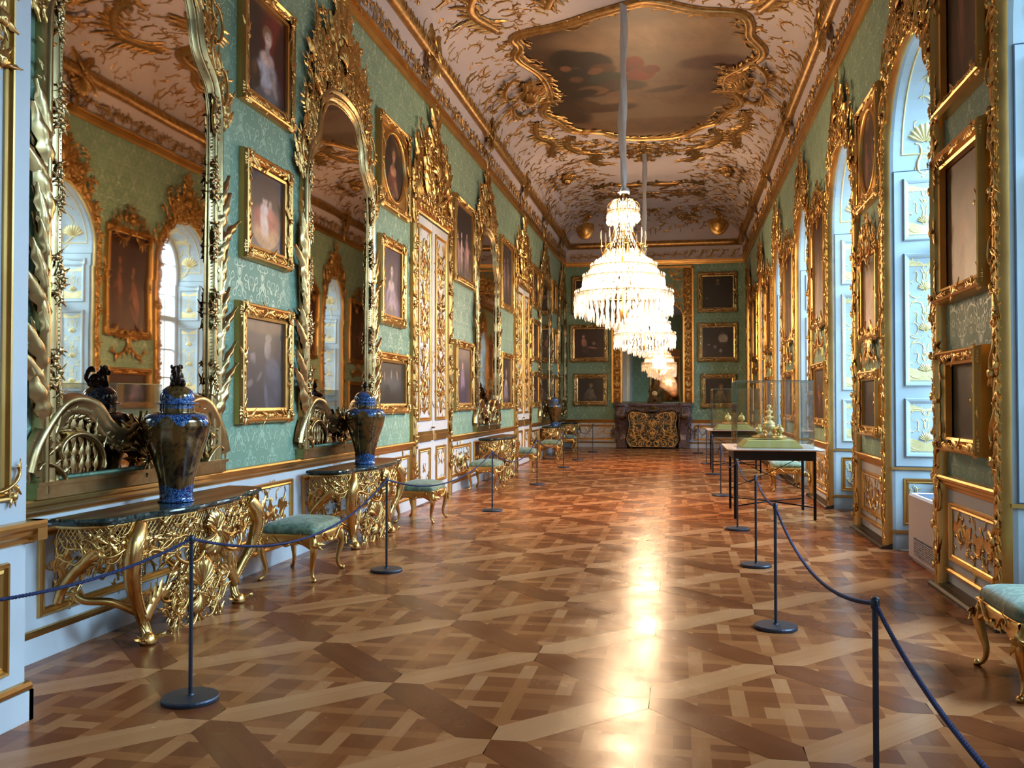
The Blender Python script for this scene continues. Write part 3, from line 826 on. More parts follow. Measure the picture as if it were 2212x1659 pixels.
# frieze ornament + cartouches that lap over the torus
for t_, X, sg, fm in ((tl, XL, 1, lambda V: left_map(V, XL + .08)), (tr, XR, -1, lambda V: right_map(V, XR - .08))):
    orn = Orn(41)
    y = 4.2
    while y < YF - .3:
        for q in range(2):
            orn.leafy(y + .02, ZC + .2 + .2 * q, (.5, -.4)[q], .26, bool(orn.r.integers(2)), 'S' if q else 'C', 0, 4, True)
        orn.sprig(y + .2, ZC + .4, orn.r.random() * 6, .22, 5); orn.sprig(y + .05, ZC + .3, orn.r.random() * 6, .2, 5); y += .25
    orn.build('frieze_ornament', M['gold_stucco'], fm, t_)
    orn = Orn(43)
    for y in (5.2, 9.3, 13.4, 17.7, 22.0, 25.6, 29.3):
        for s_ in (-1, 1):
            orn.leafy(y, ZC + .3, pi / 2 - s_ * .5, .6, s_ < 0, 'S', .1, 6); orn.leafy(y + s_ * .1, ZC + .62, pi / 2 - s_ * 1.0, .42, s_ > 0, 'C', .12, 5)
            orn.leaf(y, ZC + .7, pi / 2 - s_ * .3, .5, w0=.14)
        orn.bunch(y, ZC + .72, .34, 8, .2); orn.put(SHL, y, ZC + .62, -pi / 2, .3, w0=.12); orn.leaf(y, ZC + .35, -pi / 2, .35, w0=.05)
    orn.build('cornice_cartouche', M['gold_stucco'], fm, t_)
orn = Orn(47)
for x in np.arange(XL + .2, XR - .2, .36):
    orn.leafy(x, ZC + .25, .4, .4, bool(orn.r.integers(2)), 'S', 0, 4, True); orn.sprig(x + .1, ZC + .45, orn.r.random() * 6, .25, 4)
orn.build('frieze_ornament', M['gold_stucco'], lambda V: far_map(V, YF - .08), tf)

# ceiling: coved vault
def gcv(d):
    q = np.clip(1 - np.clip(d, 0, CW) / CW, 0, 1); return np.sqrt(1 - q ** 2)
def Zc(x, y):
    return CZ0 + (CZ1 - CZ0) * np.minimum(gcv(np.minimum(x - XA, XB - x)), gcv(YB_ - y))
# arc-length parameter across the room
_a = np.linspace(0, pi / 2, 200); _px = CW * (1 - np.cos(_a)); _pz = (CZ1 - CZ0) * np.sin(_a)
_s = np.r_[0, np.cumsum(np.hypot(np.diff(_px), np.diff(_pz)))]; SL = _s[-1]; WF = (XB - XA) - 2 * CW; STOT = 2 * SL + WF
def s2x(s):
    s = np.asarray(s, float)
    return np.where(s < SL, XA + np.interp(s, _s, _px), np.where(s > STOT - SL, XB - np.interp(STOT - s, _s, _px), XA + CW + (s - SL)))
def x2s(x):
    x = np.asarray(x, float); return np.interp(x, s2x(np.linspace(0, STOT, 2000)), np.linspace(0, STOT, 2000))
def ceil_map(V):
    """(u = arc position across, v = Y, w = drop)"""
    s = np.clip(V[:, 0], 0, STOT); x = s2x(s); y = np.minimum(V[:, 1], YB_ - .01); w = V[:, 2]
    z = Zc(x, y); e = 1e-3
    gx = (Zc(x + e, y) - Zc(x - e, y)) / (2 * e); gy = (Zc(x, y + e) - Zc(x, y - e)) / (2 * e)
    gx = np.clip(gx, -8, 8); gy = np.clip(gy, -8, 8)
    n = np.c_[gx, gy, -np.ones(len(x))]; n /= np.linalg.norm(n, axis=1)[:, None]
    return np.c_[x, y, z] + n * w[:, None]
ss = np.r_[np.linspace(0, SL, 16), np.linspace(SL, STOT - SL, 6)[1:-1], np.linspace(STOT - SL, STOT, 16)]
ys = np.r_[np.linspace(YN, YB_ - CW, 20), YB_ - CW * (1 - np.sin(np.linspace(0, pi / 2, 14)[1:])) - 0.0]
ys = np.r_[np.linspace(YN, YB_ - CW, 20), YB_ - CW * np.cos(np.linspace(0, pi / 2, 16)[1:])]
Xg = s2x(ss)
G = np.array([[(x, y, float(Zc(x, min(y, YB_)))) for x in Xg] for y in ys])
mb = MB(); mb.add(G.reshape(-1, 3), gridq(len(ys), len(ss)))
add_box(mb, XL - .25, WX + .6, YN, YF + .25, CZ1 + .05, CZ1 + .2)
add_box(mb, XL, XA + .02, YN, YF, ZC + .62, CZ0); add_box(mb, XB - .02, XR + .05, YN, YF, ZC + .62, CZ0); add_box(mb, XL, XR, YB_ - .02, YF, ZC + .62, CZ0)
ceiling = struct(mb.build('ceiling', M['stucco']))

# the painted field
OUT = [(-2.98, 16.25), (-3.0, 16.75), (-3.14, 17.1), (-3.1, 17.5), (-2.86, 18.3), (-2.80, 19.0), (-2.86, 19.8), (-3.10, 20.4), (-3.12, 20.9), (-2.9, 21.5), (-2.72, 22.3), (-2.5, 22.5), (-1.95, 22.65), (-1.43, 23.25), (-.5, 23.45), (.21, 23.25), (.7, 22.6),
       (1.05, 22.3), (1.15, 21.7), (1.45, 20.9), (1.42, 20.4), (1.14, 19.8), (1.12, 19.1), (1.38, 18.6), (1.66, 17.9), (1.66, 17.4), (1.40, 16.9), (1.35, 16.4), (1.15, 16.0), (.38, 15.75), (-.45, 15.25), (-1.25, 15.5), (-2.1, 15.95)]
KS = .913
OUT = np.array([(float(x2s(x * KS)), y * KS) for x, y in OUT]); OUTC = cr(OUT, 7, True)
def paint_grid(W, H, bg, blobs, seed=0, grain=.04, cloud=None):
    """paint soft overlapping strokes on an H x W grid of points (0..1) -> linear colours"""
    r = np.random.default_rng(seed); v, u = np.meshgrid(np.linspace(0, 1, H), np.linspace(0, 1, W), indexing='ij')
    c = np.ones((H, W, 3)) * np.array(bg)
    nz = np.zeros((H, W))
    for k in range(10):
        f = 1.5 * 1.45 ** k; a = r.random() * 6.28; nz += np.cos(2 * pi * f * (u * cos(a) + v * sin(a)) + r.random() * 6.28 + 1.6 * np.cos(2 * pi * f * .6 * v + r.random() * 6)) / (1 + .5 * k)
    nz /= 3.2
    c = c * (1 + .35 * nz[..., None] * (grain * 6))
    if cloud is not None:
        m = np.clip(nz * .8 + .3, 0, 1)[..., None]; c = c * (1 - m * cloud[3]) + np.array(cloud[:3]) * m * cloud[3]
    for (cx, cy, rx, ry, rot, col, soft) in blobs:
        du, dv = u - cx, v - cy; a = radians(rot)
        x = (du * cos(a) + dv * sin(a)) / rx; y = (-du * sin(a) + dv * cos(a)) / ry
        d = np.hypot(x, y) + nz * .18 * min(1, soft * 3)
        m = np.clip((1 + soft - d) / (2 * soft + 1e-6), 0, 1); m = (m * m * (3 - 2 * m))[..., None]
        sh = 1 + .25 * nz[..., None]
        c = c * (1 - m) + np.array(col) * sh * m
    c *= 1 + (r.random((H, W, 1)) - .5) * grain
    return S(np.clip(c, 0, 1))
def build_ceiling_painting():
    n = len(OUTC); c = np.array([OUTC[:, 0].mean(), OUTC[:, 1].mean()]); K = 80
    q = np.linspace(0, 1, K)[:, None, None]
    P = c + (OUTC[None] - c) * q; P = P.reshape(-1, 2)
    lo, hi = OUTC.min(0), OUTC.max(0); uv = (P - lo) / (hi - lo)
    H = 240; B = []
    r = np.random.default_rng(8)
    dark = (.20, .15, .12)
    # warm taupe sky with banded clouds, dark clouds and draped figures left of centre, a red cloth
    for (x, y, a, b, rot, col, so) in [(.08, .62, .16, .22, 0, (.22, .16, .12), .5), (.10, .35, .14, .3, 0, (.24, .17, .12), .5), (.15, .8, .16, .1, 0, (.27, .20, .15), .5),
        (.60, .80, .45, .10, 0, (.52, .42, .32), .5), (.72, .45, .3, .14, 0, (.48, .37, .28), .6), (.5, .14, .5, .07, 0, (.46, .36, .27), .5), (.82, .62, .16, .05, 0, (.36, .24, .19), .5),
        (.25, .52, .15, .10, -8, (.20, .14, .11), .35), (.20, .70, .07, .06, 30, (.13, .10, .09), .2), (.30, .68, .09, .06, -15, (.14, .11, .10), .2), (.34, .62, .06, .04, 10, (.38, .25, .16), .3),
        (.24, .60, .07, .035, 0, (.15, .15, .15), .25), (.36, .55, .08, .05, 0, (.21, .25, .21), .3), (.28, .47, .07, .035, 0, (.55, .40, .25), .4), (.42, .50, .10, .04, -5, (.30, .23, .17), .3),
        (.22, .45, .08, .03, 10, (.19, .15, .12), .3), (.47, .64, .045, .055, -20, (.45, .13, .09), .22), (.50, .57, .06, .045, 10, (.52, .18, .12), .22), (.54, .60, .04, .03, 0, (.42, .15, .10), .25),
        (.33, .32, .14, .035, 5, (.28, .20, .14), .4), (.24, .36, .07, .03, -20, (.30, .22, .15), .4), (.40, .38, .1, .02, 0, (.52, .40, .27), .5), (.60, .45, .09, .02, 8, (.30, .22, .17), .4),
        (.22, .56, .03, .02, 0, (.50, .35, .25), .4), (.31, .61, .035, .02, 20, (.55, .38, .27), .4), (.19, .64, .025, .02, 0, (.48, .33, .24), .4), (.36, .43, .03, .02, 0, (.50, .36, .26), .4)]:
        B.append((x, 1 - y, a, b, -rot, col, so * .45))
    W = 240; C = paint_grid(W, H, (.54, .45, .35), B, 12, .05, (.40, .31, .24, .4))
    ix = np.clip((uv[:, 0] * (W - 1)).round().astype(int), 0, W - 1); iy = np.clip((uv[:, 1] * (H - 1)).round().astype(int), 0, H - 1)
    x0 = np.clip(np.floor(uv[:, 0] * (W - 1)).astype(int), 0, W - 2); y0 = np.clip(np.floor(uv[:, 1] * (H - 1)).astype(int), 0, H - 2)
    fx = (uv[:, 0] * (W - 1) - x0)[:, None]; fy = (uv[:, 1] * (H - 1) - y0)[:, None]
    col = C[y0, x0] * (1 - fx) * (1 - fy) + C[y0, x0 + 1] * fx * (1 - fy) + C[y0 + 1, x0] * (1 - fx) * fy + C[y0 + 1, x0 + 1] * fx * fy
    mb = MB(); mb.add(ceil_map(np.c_[P, np.full(len(P), .012)]), gridq(K, n, True))
    mb.build('ceiling_painting', M['canvas'], ceiling, vcol=col)
build_ceiling_painting()
# heavy gilded frame of the painting
Vv, Qq = sweep2(OUTC, [(-.02, .0), (-.03, .04), (.0, .07), (.03, .08), (.05, .05), (.08, .08), (.12, .09), (.15, .05), (.16, .0)])
mb = MB(); mb.add(ceil_map(Vv), Qq); orn = Orn(51)
orn.strip(np.r_[OUTC, OUTC[:1]], .26, .26, off=.13, w0=.04, mode='leaf', lo=True, both=True); orn.strip(np.r_[OUTC, OUTC[:1]], .9, .35, off=.2, w0=.02, mode='scroll', lo=True)
orn.into(mb, ceil_map); mb.build('painting_frame', M['gold_stucco'], ceiling)
# stucco ornament of the vault, mirrored about the room's axis
def in_poly(P):
    def f(x, y):
        x1, y1 = P[:, 0], P[:, 1]; x2, y2 = np.roll(x1, -1), np.roll(y1, -1)
        c = ((y1 > y) != (y2 > y)) & (x < (x2 - x1) * (y - y1) / (y2 - y1 + 1e-12) + x1); return c.sum() % 2 == 1
    return f
OUTB, _ = sweep2(OUTC, [(.30, 0), (.31, 0)]); inp = in_poly(OUTB.reshape(-1, 2, 3)[:, 0, :2])
orn = Orn(53); AX = STOT / 2
okp = lambda x, y: not inp(x, y) and not inp(2 * AX - x, y)
orn.fill(.08, SL + .30, 3.0, 30.6, .22, .30, okp, 0.0, True, AX, .72, (.45, .72, .9))
# big shell cartouches at the shoulders of the field, and corner groups with helmets and shields
def cartouche(y, s0, k, a=0.0):
    q0 = len(orn.L)
    orn.put(SHL, s0, y, a, k * 1.0, w0=.05); orn.put(SHL, s0 + .1 * k, y, a, k * .6, w0=.14, kw=1.5)
    for i in range(14):
        t = a + (i / 13 - .5) * 2.6; orn.leaf(s0 + cos(t) * k * .75, y + sin(t) * k * .75, t + .3, k * .42, w0=.05)
    for sg in (-1, 1):
        orn.leafy(s0 - .1 * k, y + sg * .3 * k, a + sg * 1.3, k * 1.3, sg > 0, 'C', .08, 9); orn.leafy(s0 + .3 * k, y + sg * .7 * k, a + sg * .6, k * .9, sg < 0, 'S', .05, 7)
        orn.leafy(s0 - .4 * k, y + sg * .2 * k, a + sg * 2.4, k * .8, sg > 0, 'S', .08, 6)
    for i in range(10): orn.bunch(s0 + (orn.r.random() - .6) * k * 1.1, y + (orn.r.random() - .5) * k * 1.3, k * .22, 6, .1)
    orn.mirror_from(q0, AX)
for y in (17.6,): cartouche(y, float(x2s(-3.1)), .62)
for y in (8.0, 12.0, 24.4): cartouche(y, float(x2s(-3.15)), .42)
def curve_band(pts, k, seed):
    q0 = len(orn.L); P = cr(np.array([(float(x2s(x * KS)), y * KS) for x, y in pts]), 8)
    V, Q = sweep2(P, [(-.06 * k, 0), (-.04 * k, .05), (0, .025), (.04 * k, .055), (.06 * k, 0)], False); orn.L.append((V, Q))
    orn.strip(P, .13, .24 * k, off=.06 * k, w0=.02, mode='leaf'); orn.strip(P[::-1], .15, .2 * k, off=.06 * k, w0=.02, mode='leaf')
    orn.mirror_from(q0, AX)
curve_band([(-2.6, 22.9), (-2.9, 23.5), (-2.7, 24.3), (-2.2, 24.6), (-2.35, 25.4), (-2.0, 25.8)], 1.1, 1)
curve_band([(-3.3, 21.2), (-3.45, 22.2), (-3.2, 23.2), (-3.4, 24.2)], 1.0, 2)
curve_band([(-3.2, 15.9), (-3.45, 14.9), (-3.1, 14.2), (-2.6, 13.9), (-2.5, 13.2)], 1.2, 3)
curve_band([(-2.2, 15.3), (-1.9, 14.7), (-1.2, 14.5), (-.875, 14.9)], 1.1, 4)
curve_band([(-2.6, 28.6), (-2.0, 28.2), (-1.5, 28.6), (-.9, 28.3)], 1.0, 5)
q0 = len(orn.L)
for u, v in ((0, 23.9), (.3, 24.0), (.6, 23.85), (.2, 24.4), (.9, 23.7), (.45, 24.3), (0, 24.8), (1.2, 23.5)):
    v *= KS; orn.leafy(AX + u, v, 1.2 - u, .5, True, 'S', .02, 6); orn.bunch(AX + u * .9, v - .1, .2, 6, .03); orn.sprig(AX + u, v + .1, 1.9 - u * 1.2, .7, 8, .01)
for u, v in ((.2, 27.0), (.8, 27.2), (1.4, 27.0), (.5, 27.6), (1.1, 26.7), (1.7, 27.3)):
    orn.sprig(AX + u, v, orn.r.random() * 6, .7, 8, .01); orn.leafy(AX + u, v, orn.r.random() * 3, .5, False, 'S', .02, 6)
for u, v in ((.3, 29.3), (.9, 29.2), (1.5, 29.4), (2.1, 29.0), (.6, 29.9), (1.3, 30.1), (2.0, 29.8)):
    orn.leafy(AX + u, v, orn.r.random() * 3, .6, bool(orn.r.integers(2)), 'S', .02, 7); orn.bunch(AX + u, v, .2, 6)
orn.mirror_from(q0, AX)
for (u, y) in ((.55, 4.5), (.6, 6.8), (.5, 10.2), (.6, 25.6)):
    q0 = len(orn.L); orn.leafy(SL + u, y, .5, .9, False, 'S', .02, 8); orn.sprig(SL + u, y + .6, 1.0, .8, 8); orn.bunch(SL + u, y + .3, .3, 6); orn.mirror_from(q0, AX)
q0 = len(orn.L); orn.fill(SL - .1, AX, 30.25, 31.15, .24, .36, None, 0.0, False, None, .9, (.6, .8, .9)); orn.mirror_from(q0, AX)
orn.build('stucco_ornament', M['gold_stucco'], ceil_map, ceiling)
# shields in the far corners of the vault
mb = MB()
for x in (-3.1, 1.35):
    pr = [(.0, .12), (.12, .11), (.22, .07), (.27, .02), (.30, .03), (.31, 0)]
    V, Q = lathe(pr, 20, sx=1, sy=1.3); V = np.c_[V[:, 0], -V[:, 2], V[:, 1]]
    mb.add(V + np.array([x, YF - .75, CZ0 + .45]), Q)
mb.build('stucco_shield', M['gold'], ceiling)
# ------------------------------------------------------------------ wall mirrors
MG = .93; MT = 3.97                       # half width and height of the glass (local v = 0 on the dado rail)
def mirror_half():
    return [(MG, .10), (MG, 1.0), (MG, 2.0), (MG, 2.85), (MG - .01, 3.02), (MG - .07, 3.20), (MG - .24, 3.36), (MG - .31, 3.52), (MG - .36, 3.72), (MG - .52, 3.92), (.14, MT + .02)]
_h = mirror_half(); MPATH = cr(np.array(_h + [(-u, v) for u, v in _h[::-1]]), 4)
MPATH = np.array([p for i, p in enumerate(MPATH) if i == 0 or np.linalg.norm(p - MPATH[i - 1]) > .012])
def fan(P, w, c=None):
    c = P.mean(0) if c is None else np.array(c); n = len(P)
    V = np.concatenate([np.c_[P, np.full(n, w)], [[c[0], c[1], w]]]); k = np.arange(n)
    return V, np.c_[k, (k + 1) % n, np.full(n, n)]
def make_mirror():
    t = thing('wall_mirror', '', 'mirror')
    seam = 1.48
    P = MPATH; lo = P[(P[:, 1] <= seam)]; up = P[P[:, 1] >= seam]
    PL = np.concatenate([[(-MG, .1), (MG, .1)], [(MG, seam), (-MG, seam)]])
    Pu = np.concatenate([[(MG, seam)], up, [(-MG, seam)]])
    for nm, Q_, tilt in (('lower_mirror_pane', PL, .0), ('upper_mirror_pane', Pu, .012)):
        V, T = fan(Q_, .03, (0, Q_[:, 1].mean()))
        V[:, 2] += (V[:, 1] - seam) * tilt * .6
        MB().add(face_map(V), T=T, smooth=False).build(nm, M['mirror'], t)
    mb = MB(); V, Q = sweep2(np.r_[[(MG, .0)], P, [(-MG, .0)]], [(-.02, 0), (-.02, .05), (-.005, .055), (.005, .035), (.03, .035), (.045, .075), (.07, .085), (.09, .06), (.11, .06), (.13, .095), (.155, .09), (.17, .04), (.175, 0)], False)
    mb.add(face_map(V), Q); mb.build('mirror_frame', M['gold_old'], t)
    mb = MB(); add_box(mb, -1.16, 1.16, -.09, 0, -.03, .05); add_box(mb, -1.17, 1.17, -.11, 0, .05, .075); mb.build('frame_plinth', M['gold_old'], t)
    # palm fronds, flower garlands and scrolls climbing the sides
    orn = Orn(61); q0 = len(orn.L)
    for v in np.arange(.42, 2.25, .16):
        orn.leaf(MG + .12 + .03 * orn.r.random(), v, 1.42 + .2 * (orn.r.random() - .3), .36, mir=True, w0=.075, kw=.9); orn.leaf(MG + .17, v + .05, 1.2, .15, mir=True, w0=.04)
    for v0 in (.62, 1.2, 1.78, 2.3, 2.85):
        for k in range(7): orn.bunch(MG + .01 + orn.r.random() * .07, v0 + k * .045, .085 + .03 * orn.r.random(), 5, .085)
    for v in (2.25, 2.42, 2.6, 2.75, 2.95): orn.leafy(MG + .13, v, 1.4 + orn.r.random() * .4, .2, bool(orn.r.integers(2)), 'S', .05, 5)
    orn.leafy(MG + .13, .33, 1.45, .45, True, 'C', .05, 7)
    orn.strip(np.array([(MG + .03, .3), (MG + .03, 3.0)]), .028, .012, w0=.075, mode='bead')
    orn.mirror_from(q0)
    orn.sides('carved_garland', M['gold_old'], face_map, t)
    orn = Orn(62); q0 = len(orn.L)
    # foot of the frame: large volutes and a pierced fish-scale panel on each side
    P0 = cr(np.array([(1.16, .12), (1.08, .3), (.86, .52), (.62, .52), (.45, .38), (.25, .3), (.1, .36)]), 8)
    V, Q = sweep2(P0, [(-.07, .02), (-.05, .08), (-.02, .06), (.02, .09), (.06, .1), (.08, .04), (.085, .02)], False); orn.L.append((V, Q))
    for i in range(7):
        for j in range(4):
            u = .55 + i * .075; v = .10 + j * .085
            if v < .45 - abs(u - .8) * .4: orn.leaf(u, v, 2.0, .12, mir=True, w0=.045, lo=True, kw=1.0)
    orn.leafy(1.13, .15, -2.5, .3, False, 'C', .07, 4); orn.leafy(.5, .12, .2, .45, True, 'C', .07, 5); orn.strip(P0, .07, .13, off=-.08, w0=.05); orn.strip(P0[::-1], .08, .12, off=-.06, w0=.06)
    orn.mirror_from(q0)
    for i in range(9): orn.leaf(0, .12 + .02 * i, pi / 2 + (i - 4) * .33, .30, w0=.05)
    orn.put(SHL, 0, .16, pi / 2, .22, w0=.07); orn.bunch(0, .15, .18, 8, .09)
    orn.build('foot_carving', M['gold_old'], face_map, t)
    orn = Orn(63)
    q0 = len(orn.L); top = P[(P[:, 0] > 0) & (P[:, 1] > 2.9)]
    for o_ in (.21, .27, .33): orn.strip(top, .085, .17, off=o_, w0=.05, mode='leaf'); orn.strip(top[::-1], .10, .15, off=-o_, w0=.06, mode='leaf')
    orn.strip(top, .13, .10, off=.2, w0=.07, mode='bunch'); orn.strip(top, .16, .10, off=.32, w0=.05, mode='bunch')
    for (u, v, a, k, m) in ((1.05, 2.8, 1.5, .34, True), (1.08, 3.1, 1.6, .32, False), (1.06, 3.35, 1.8, .32, True), (.98, 3.6, 1.7, .32, False), (.8, 3.85, 1.7, .32, True), (1.0, 3.8, 1.5, .3, True), (.6, 4.05, 1.2, .34, False), (.35, 4.2, 1.5, .32, True)): orn.leafy(u, v, a, k, m, 'C', .06, 8)
    orn.fill(.98, 1.12, 3.1, 3.8, .11, .16, None, .04, False, None, .9, (.5, .6, .8)); orn.fill(.55, 1.0, 3.85, 4.3, .11, .16, None, .04, False, None, .9, (.5, .6, .8))
    orn.mirror_from(q0)
    crest(orn, .98, 1.22, 4.12, w0=.04)
    for s_ in (-1, 1): orn.sprig(s_ * .55, 4.4, pi / 2 - s_ * .1, .5, 10, .05, lo=False); orn.sprig(s_ * .8, 3.9, pi / 2 - s_ * .15, .4, 10, .05, lo=False); orn.sprig(s_ * .1, 4.85, pi / 2 - s_ * .05, .35, 10, .06, lo=False)
    orn.keep_outside(P, .2); mb = MB(); orn.into(mb, face_map)
    mb.build('carved_crest', M['gold'], t)
    return t

# ------------------------------------------------------------------ double doors of the left wall
def make_door(y, idx):
    t = thing('door_%d' % idx, None, None, (XL, y, 0), pi / 2, kind='structure')
    HW = .97; TOP = 4.45
    for s_ in (-1, 1):
        mb = MB(); x0, x1 = (.012, HW) if s_ > 0 else (-HW, -.012)
        add_cbox(mb, x0, x1, -.035, 0.0, .02, TOP, .006); leaf = mb.build("door_leaf", M["white"], t)
        c = s_ * HW / 2
        mb = MB(); rect_frame(mb, c - .34, c + .34, 1.30, TOP - .15, P_PANEL, lambda V: face_map(V + np.array([0, 0, .035]))); rect_frame(mb, c - .30, c + .30, .30, .86, P_PANEL, lambda V: face_map(V + np.array([0, 0, .035])))
        add_box(mb, c - .40, c + .40, -.075, -.035, .98, 1.08); add_box(mb, c - .42, c + .42, -.06, -.035, 1.08, 1.13)
        mb.build('leaf_moulding', M['gold_flat'], leaf)
        orn = Orn(70 + idx * 2 + s_)
        candelabra(orn, c, 1.4, TOP - .3, .6, w0=.04, step=.34)
        orn.fill(c + .02, c + .27, 1.42, TOP - .25, .095, .15, w0=.038, sym=c, dens=.9)
        orn.fill(c + .02, c + .24, .36, .80, .11, .15, w0=.038, sym=c)
        orn.build('carved_leaf_ornament', M['gold'], face_map, leaf)
    mb = MB(); add_tube(mb, [(-.05, -.035, 1.18), (-.05, -.085, 1.18)], .012, 8); add_tube(mb, [(-.05, -.085, 1.18), (-.16, -.085, 1.18)], .011, 8); mb.build('door_handle', M['bronze'], t)
    mb = MB(); V, Q = sweep2(np.array([(HW, 0), (HW, TOP + .02), (-HW, TOP + .02), (-HW, 0)]), [(0, 0), (0, .05), (.03, .06), (.06, .05), (.08, .08), (.12, .085), (.15, .05), (.155, 0)], False)
    mb.add(face_map(V), Q, smooth=False); mb.build('door_surround', M['gold_flat'], t)
    orn = Orn(81); q0 = len(orn.L)
    for v in np.arange(.4, TOP, .16): orn.leaf(HW + .11 + .02 * orn.r.random(), v, 1.5 + .4 * (orn.r.random() - .5), .22, w0=.07, lo=True)
    for v in np.arange(.5, TOP + .2, .42):
        for k in range(3): orn.bunch(HW + .09 + (orn.r.random() - .5) * .06, v + k * .07, .15, 5, .08, lo=True)
    orn.mirror_from(q0); orn.sides('surround_garland', M['gold'], face_map, t)
    # overdoor: hatched panel under a swelling gable with a tall crest
    G_ = cr(np.array([(1.08, TOP + .16), (1.05, TOP + .5), (.82, TOP + .72), (.80, TOP + .95), (.55, TOP + 1.12), (.2, TOP + 1.2)]), 5)
    GP = np.r_[G_, G_[::-1] * np.array([-1, 1])]
    mb = MB(); V, T = fan(GP, .03, (0, TOP + .5)); mb.add(face_map(V), T=T, smooth=False)
    inp_ = in_poly(GP)
    for k in np.arange(-.9, 1.7, .07):            # diagonal reeding, mirrored about the middle
        tt = [q for q in np.linspace(0, 1.2, 40) if k + q * .6 > .02 and inp_(k + q * .6, TOP + .16 + q)]
        if len(tt) > 3:
            for s_ in (-1, 1): add_tube(mb, face_map(np.array([[s_ * (k + q * .6), TOP + .16 + q, .035] for q in (tt[0], tt[-1])])), .017, 4)
    mb.build('overdoor_panel', M['gold_flat'], t)
    mb = MB(); V, Q = sweep2(np.r_[[(1.1, TOP + .1)], GP, [(-1.1, TOP + .1)]], [(-.02, .03), (0, .08), (.05, .1), (.09, .06), (.1, 0)], False); mb.add(face_map(V), Q)
    add_box(mb, -1.16, 1.16, -.12, 0, TOP + .12, TOP + .19); mb.build('overdoor_moulding', M['gold_flat'], t)
    orn = Orn(83); q0 = len(orn.L)
    orn.strip(G_, .14, .26, off=.06, w0=.07); orn.strip(G_, .22, .2, off=.08, w0=.08, mode='bunch')
    for u in np.arange(.1, 1.1, .17): orn.leafy(u, TOP + .15, .2 + orn.r.random() * .4, .28, bool(orn.r.integers(2)), 'S', .1, 4); orn.bunch(u, TOP + .14, .16, 5, .11)
    for (u, v, a, k) in ((.85, .75, 1.4, .45), (1.0, .3, 1.7, .4), (.6, 1.1, 1.2, .4)): orn.sprig(u, TOP + v, a, k, 8, .06, lo=False)
    orn.mirror_from(q0); crest(orn, .55, 1.55, TOP + .28, w0=.06, dens=.9)
    for i in range(6): orn.leafy(0, TOP + .3 + i * .17, pi / 2 + (i % 2 - .5), .3, i % 2 == 0, 'S', .12, 5)
    orn.sprig(.05, TOP + 1.35, pi / 2, .55, 9, .08, lo=False); orn.build('overdoor_crest', M['gold'], face_map, t)
    return t
# ------------------------------------------------------------------ windows of the right wall
def inset_ring(hw, x, k, n=14, z0=0.0, dz=0.0):
    P = arch_path(hw - k, z0, n, APX - k * .8 - dz, SPR - dz * .5); return P
SHUTTER_Z = ((1.01, 1.62, 'low'), (1.77, 3.18, 'mid'), (3.34, 3.99, 'high'))
SHUT_ORN = {}
def shutter_ornament(D):
    """pale yellow grotesques of one jamb: local u 0..D along the jamb, v = height"""
    orn = Orn(91); c = D / 2 - .01; W = D * .50
    for z0, z1, _ in SHUTTER_Z:
        H = z1 - z0 - .10; a = z0 + .05; n = 3 if H > 1 else 1; h = H / n
        orn.strip(np.array([(c, a + .04), (c, a + H - .04)]), .03, .012, mode='bead')
        for j in range(n):
            q0 = len(orn.L); y = a + j * h
            for i in range(5): orn.leaf(c + .004, y + h * (.18 + .14 * i), .9 - .05 * i, W * .20, mir=False)
            orn.leafy(c + .03, y + .05, .35, W * .36, False, 'C', 0, 4); orn.leafy(c + W * .16, y + h * .42, 1.15, W * .34, True, 'S', 0, 5); orn.leafy(c + W * .36, y + h * .12, 1.6, h * .30, bool(j % 2), 'C', 0, 4)
            orn.leafy(c + W * .06, y + h * .80, .1, W * .34, True, 'C', 0, 4); orn.sprig(c + W * .30, y + h * .62, 1.5, h * .24, 5); orn.leaf(c + W * .40, y + h * .9, 2.2, W * .2)
            orn.mirror_from(q0, c)
            orn.put(SHL, c, y + h * .22, pi / 2, W * .24, w0=.004); orn.bunch(c, y + h * .66, W * .18, 6)
    q0 = len(orn.L); orn.leafy(c + .02, .40, .5, .13, False, 'C', .0, 5); orn.leafy(c + .06, .56, 1.0, .14, True, 'S', .0, 5); orn.leafy(c + .14, .42, 1.6, .16, True, 'C', .0, 5); orn.sprig(c + .03, .6, .4, .14, 5); orn.mirror_from(q0, c); orn.put(SHL, c, .42, pi / 2, .10); orn.bunch(c, .55, .1, 6)
    return orn
def shutter_inlays(D):
    """flat pale-yellow corner fields behind the grotesques"""
    out = []; c = D / 2 - .01; W = D * .52
    for z0, z1, _ in SHUTTER_Z:
        for a, b in ((z0 + .05, z0 + .20), (z1 - .13, z1 - .05)):
            out.append(np.array([(c - W / 2, a), (c + W / 2, a), (c + W / 2, b), (c + W * .22, b - .03), (c, b - .06), (c - W * .22, b - .03), (c - W / 2, b)]))
    return out
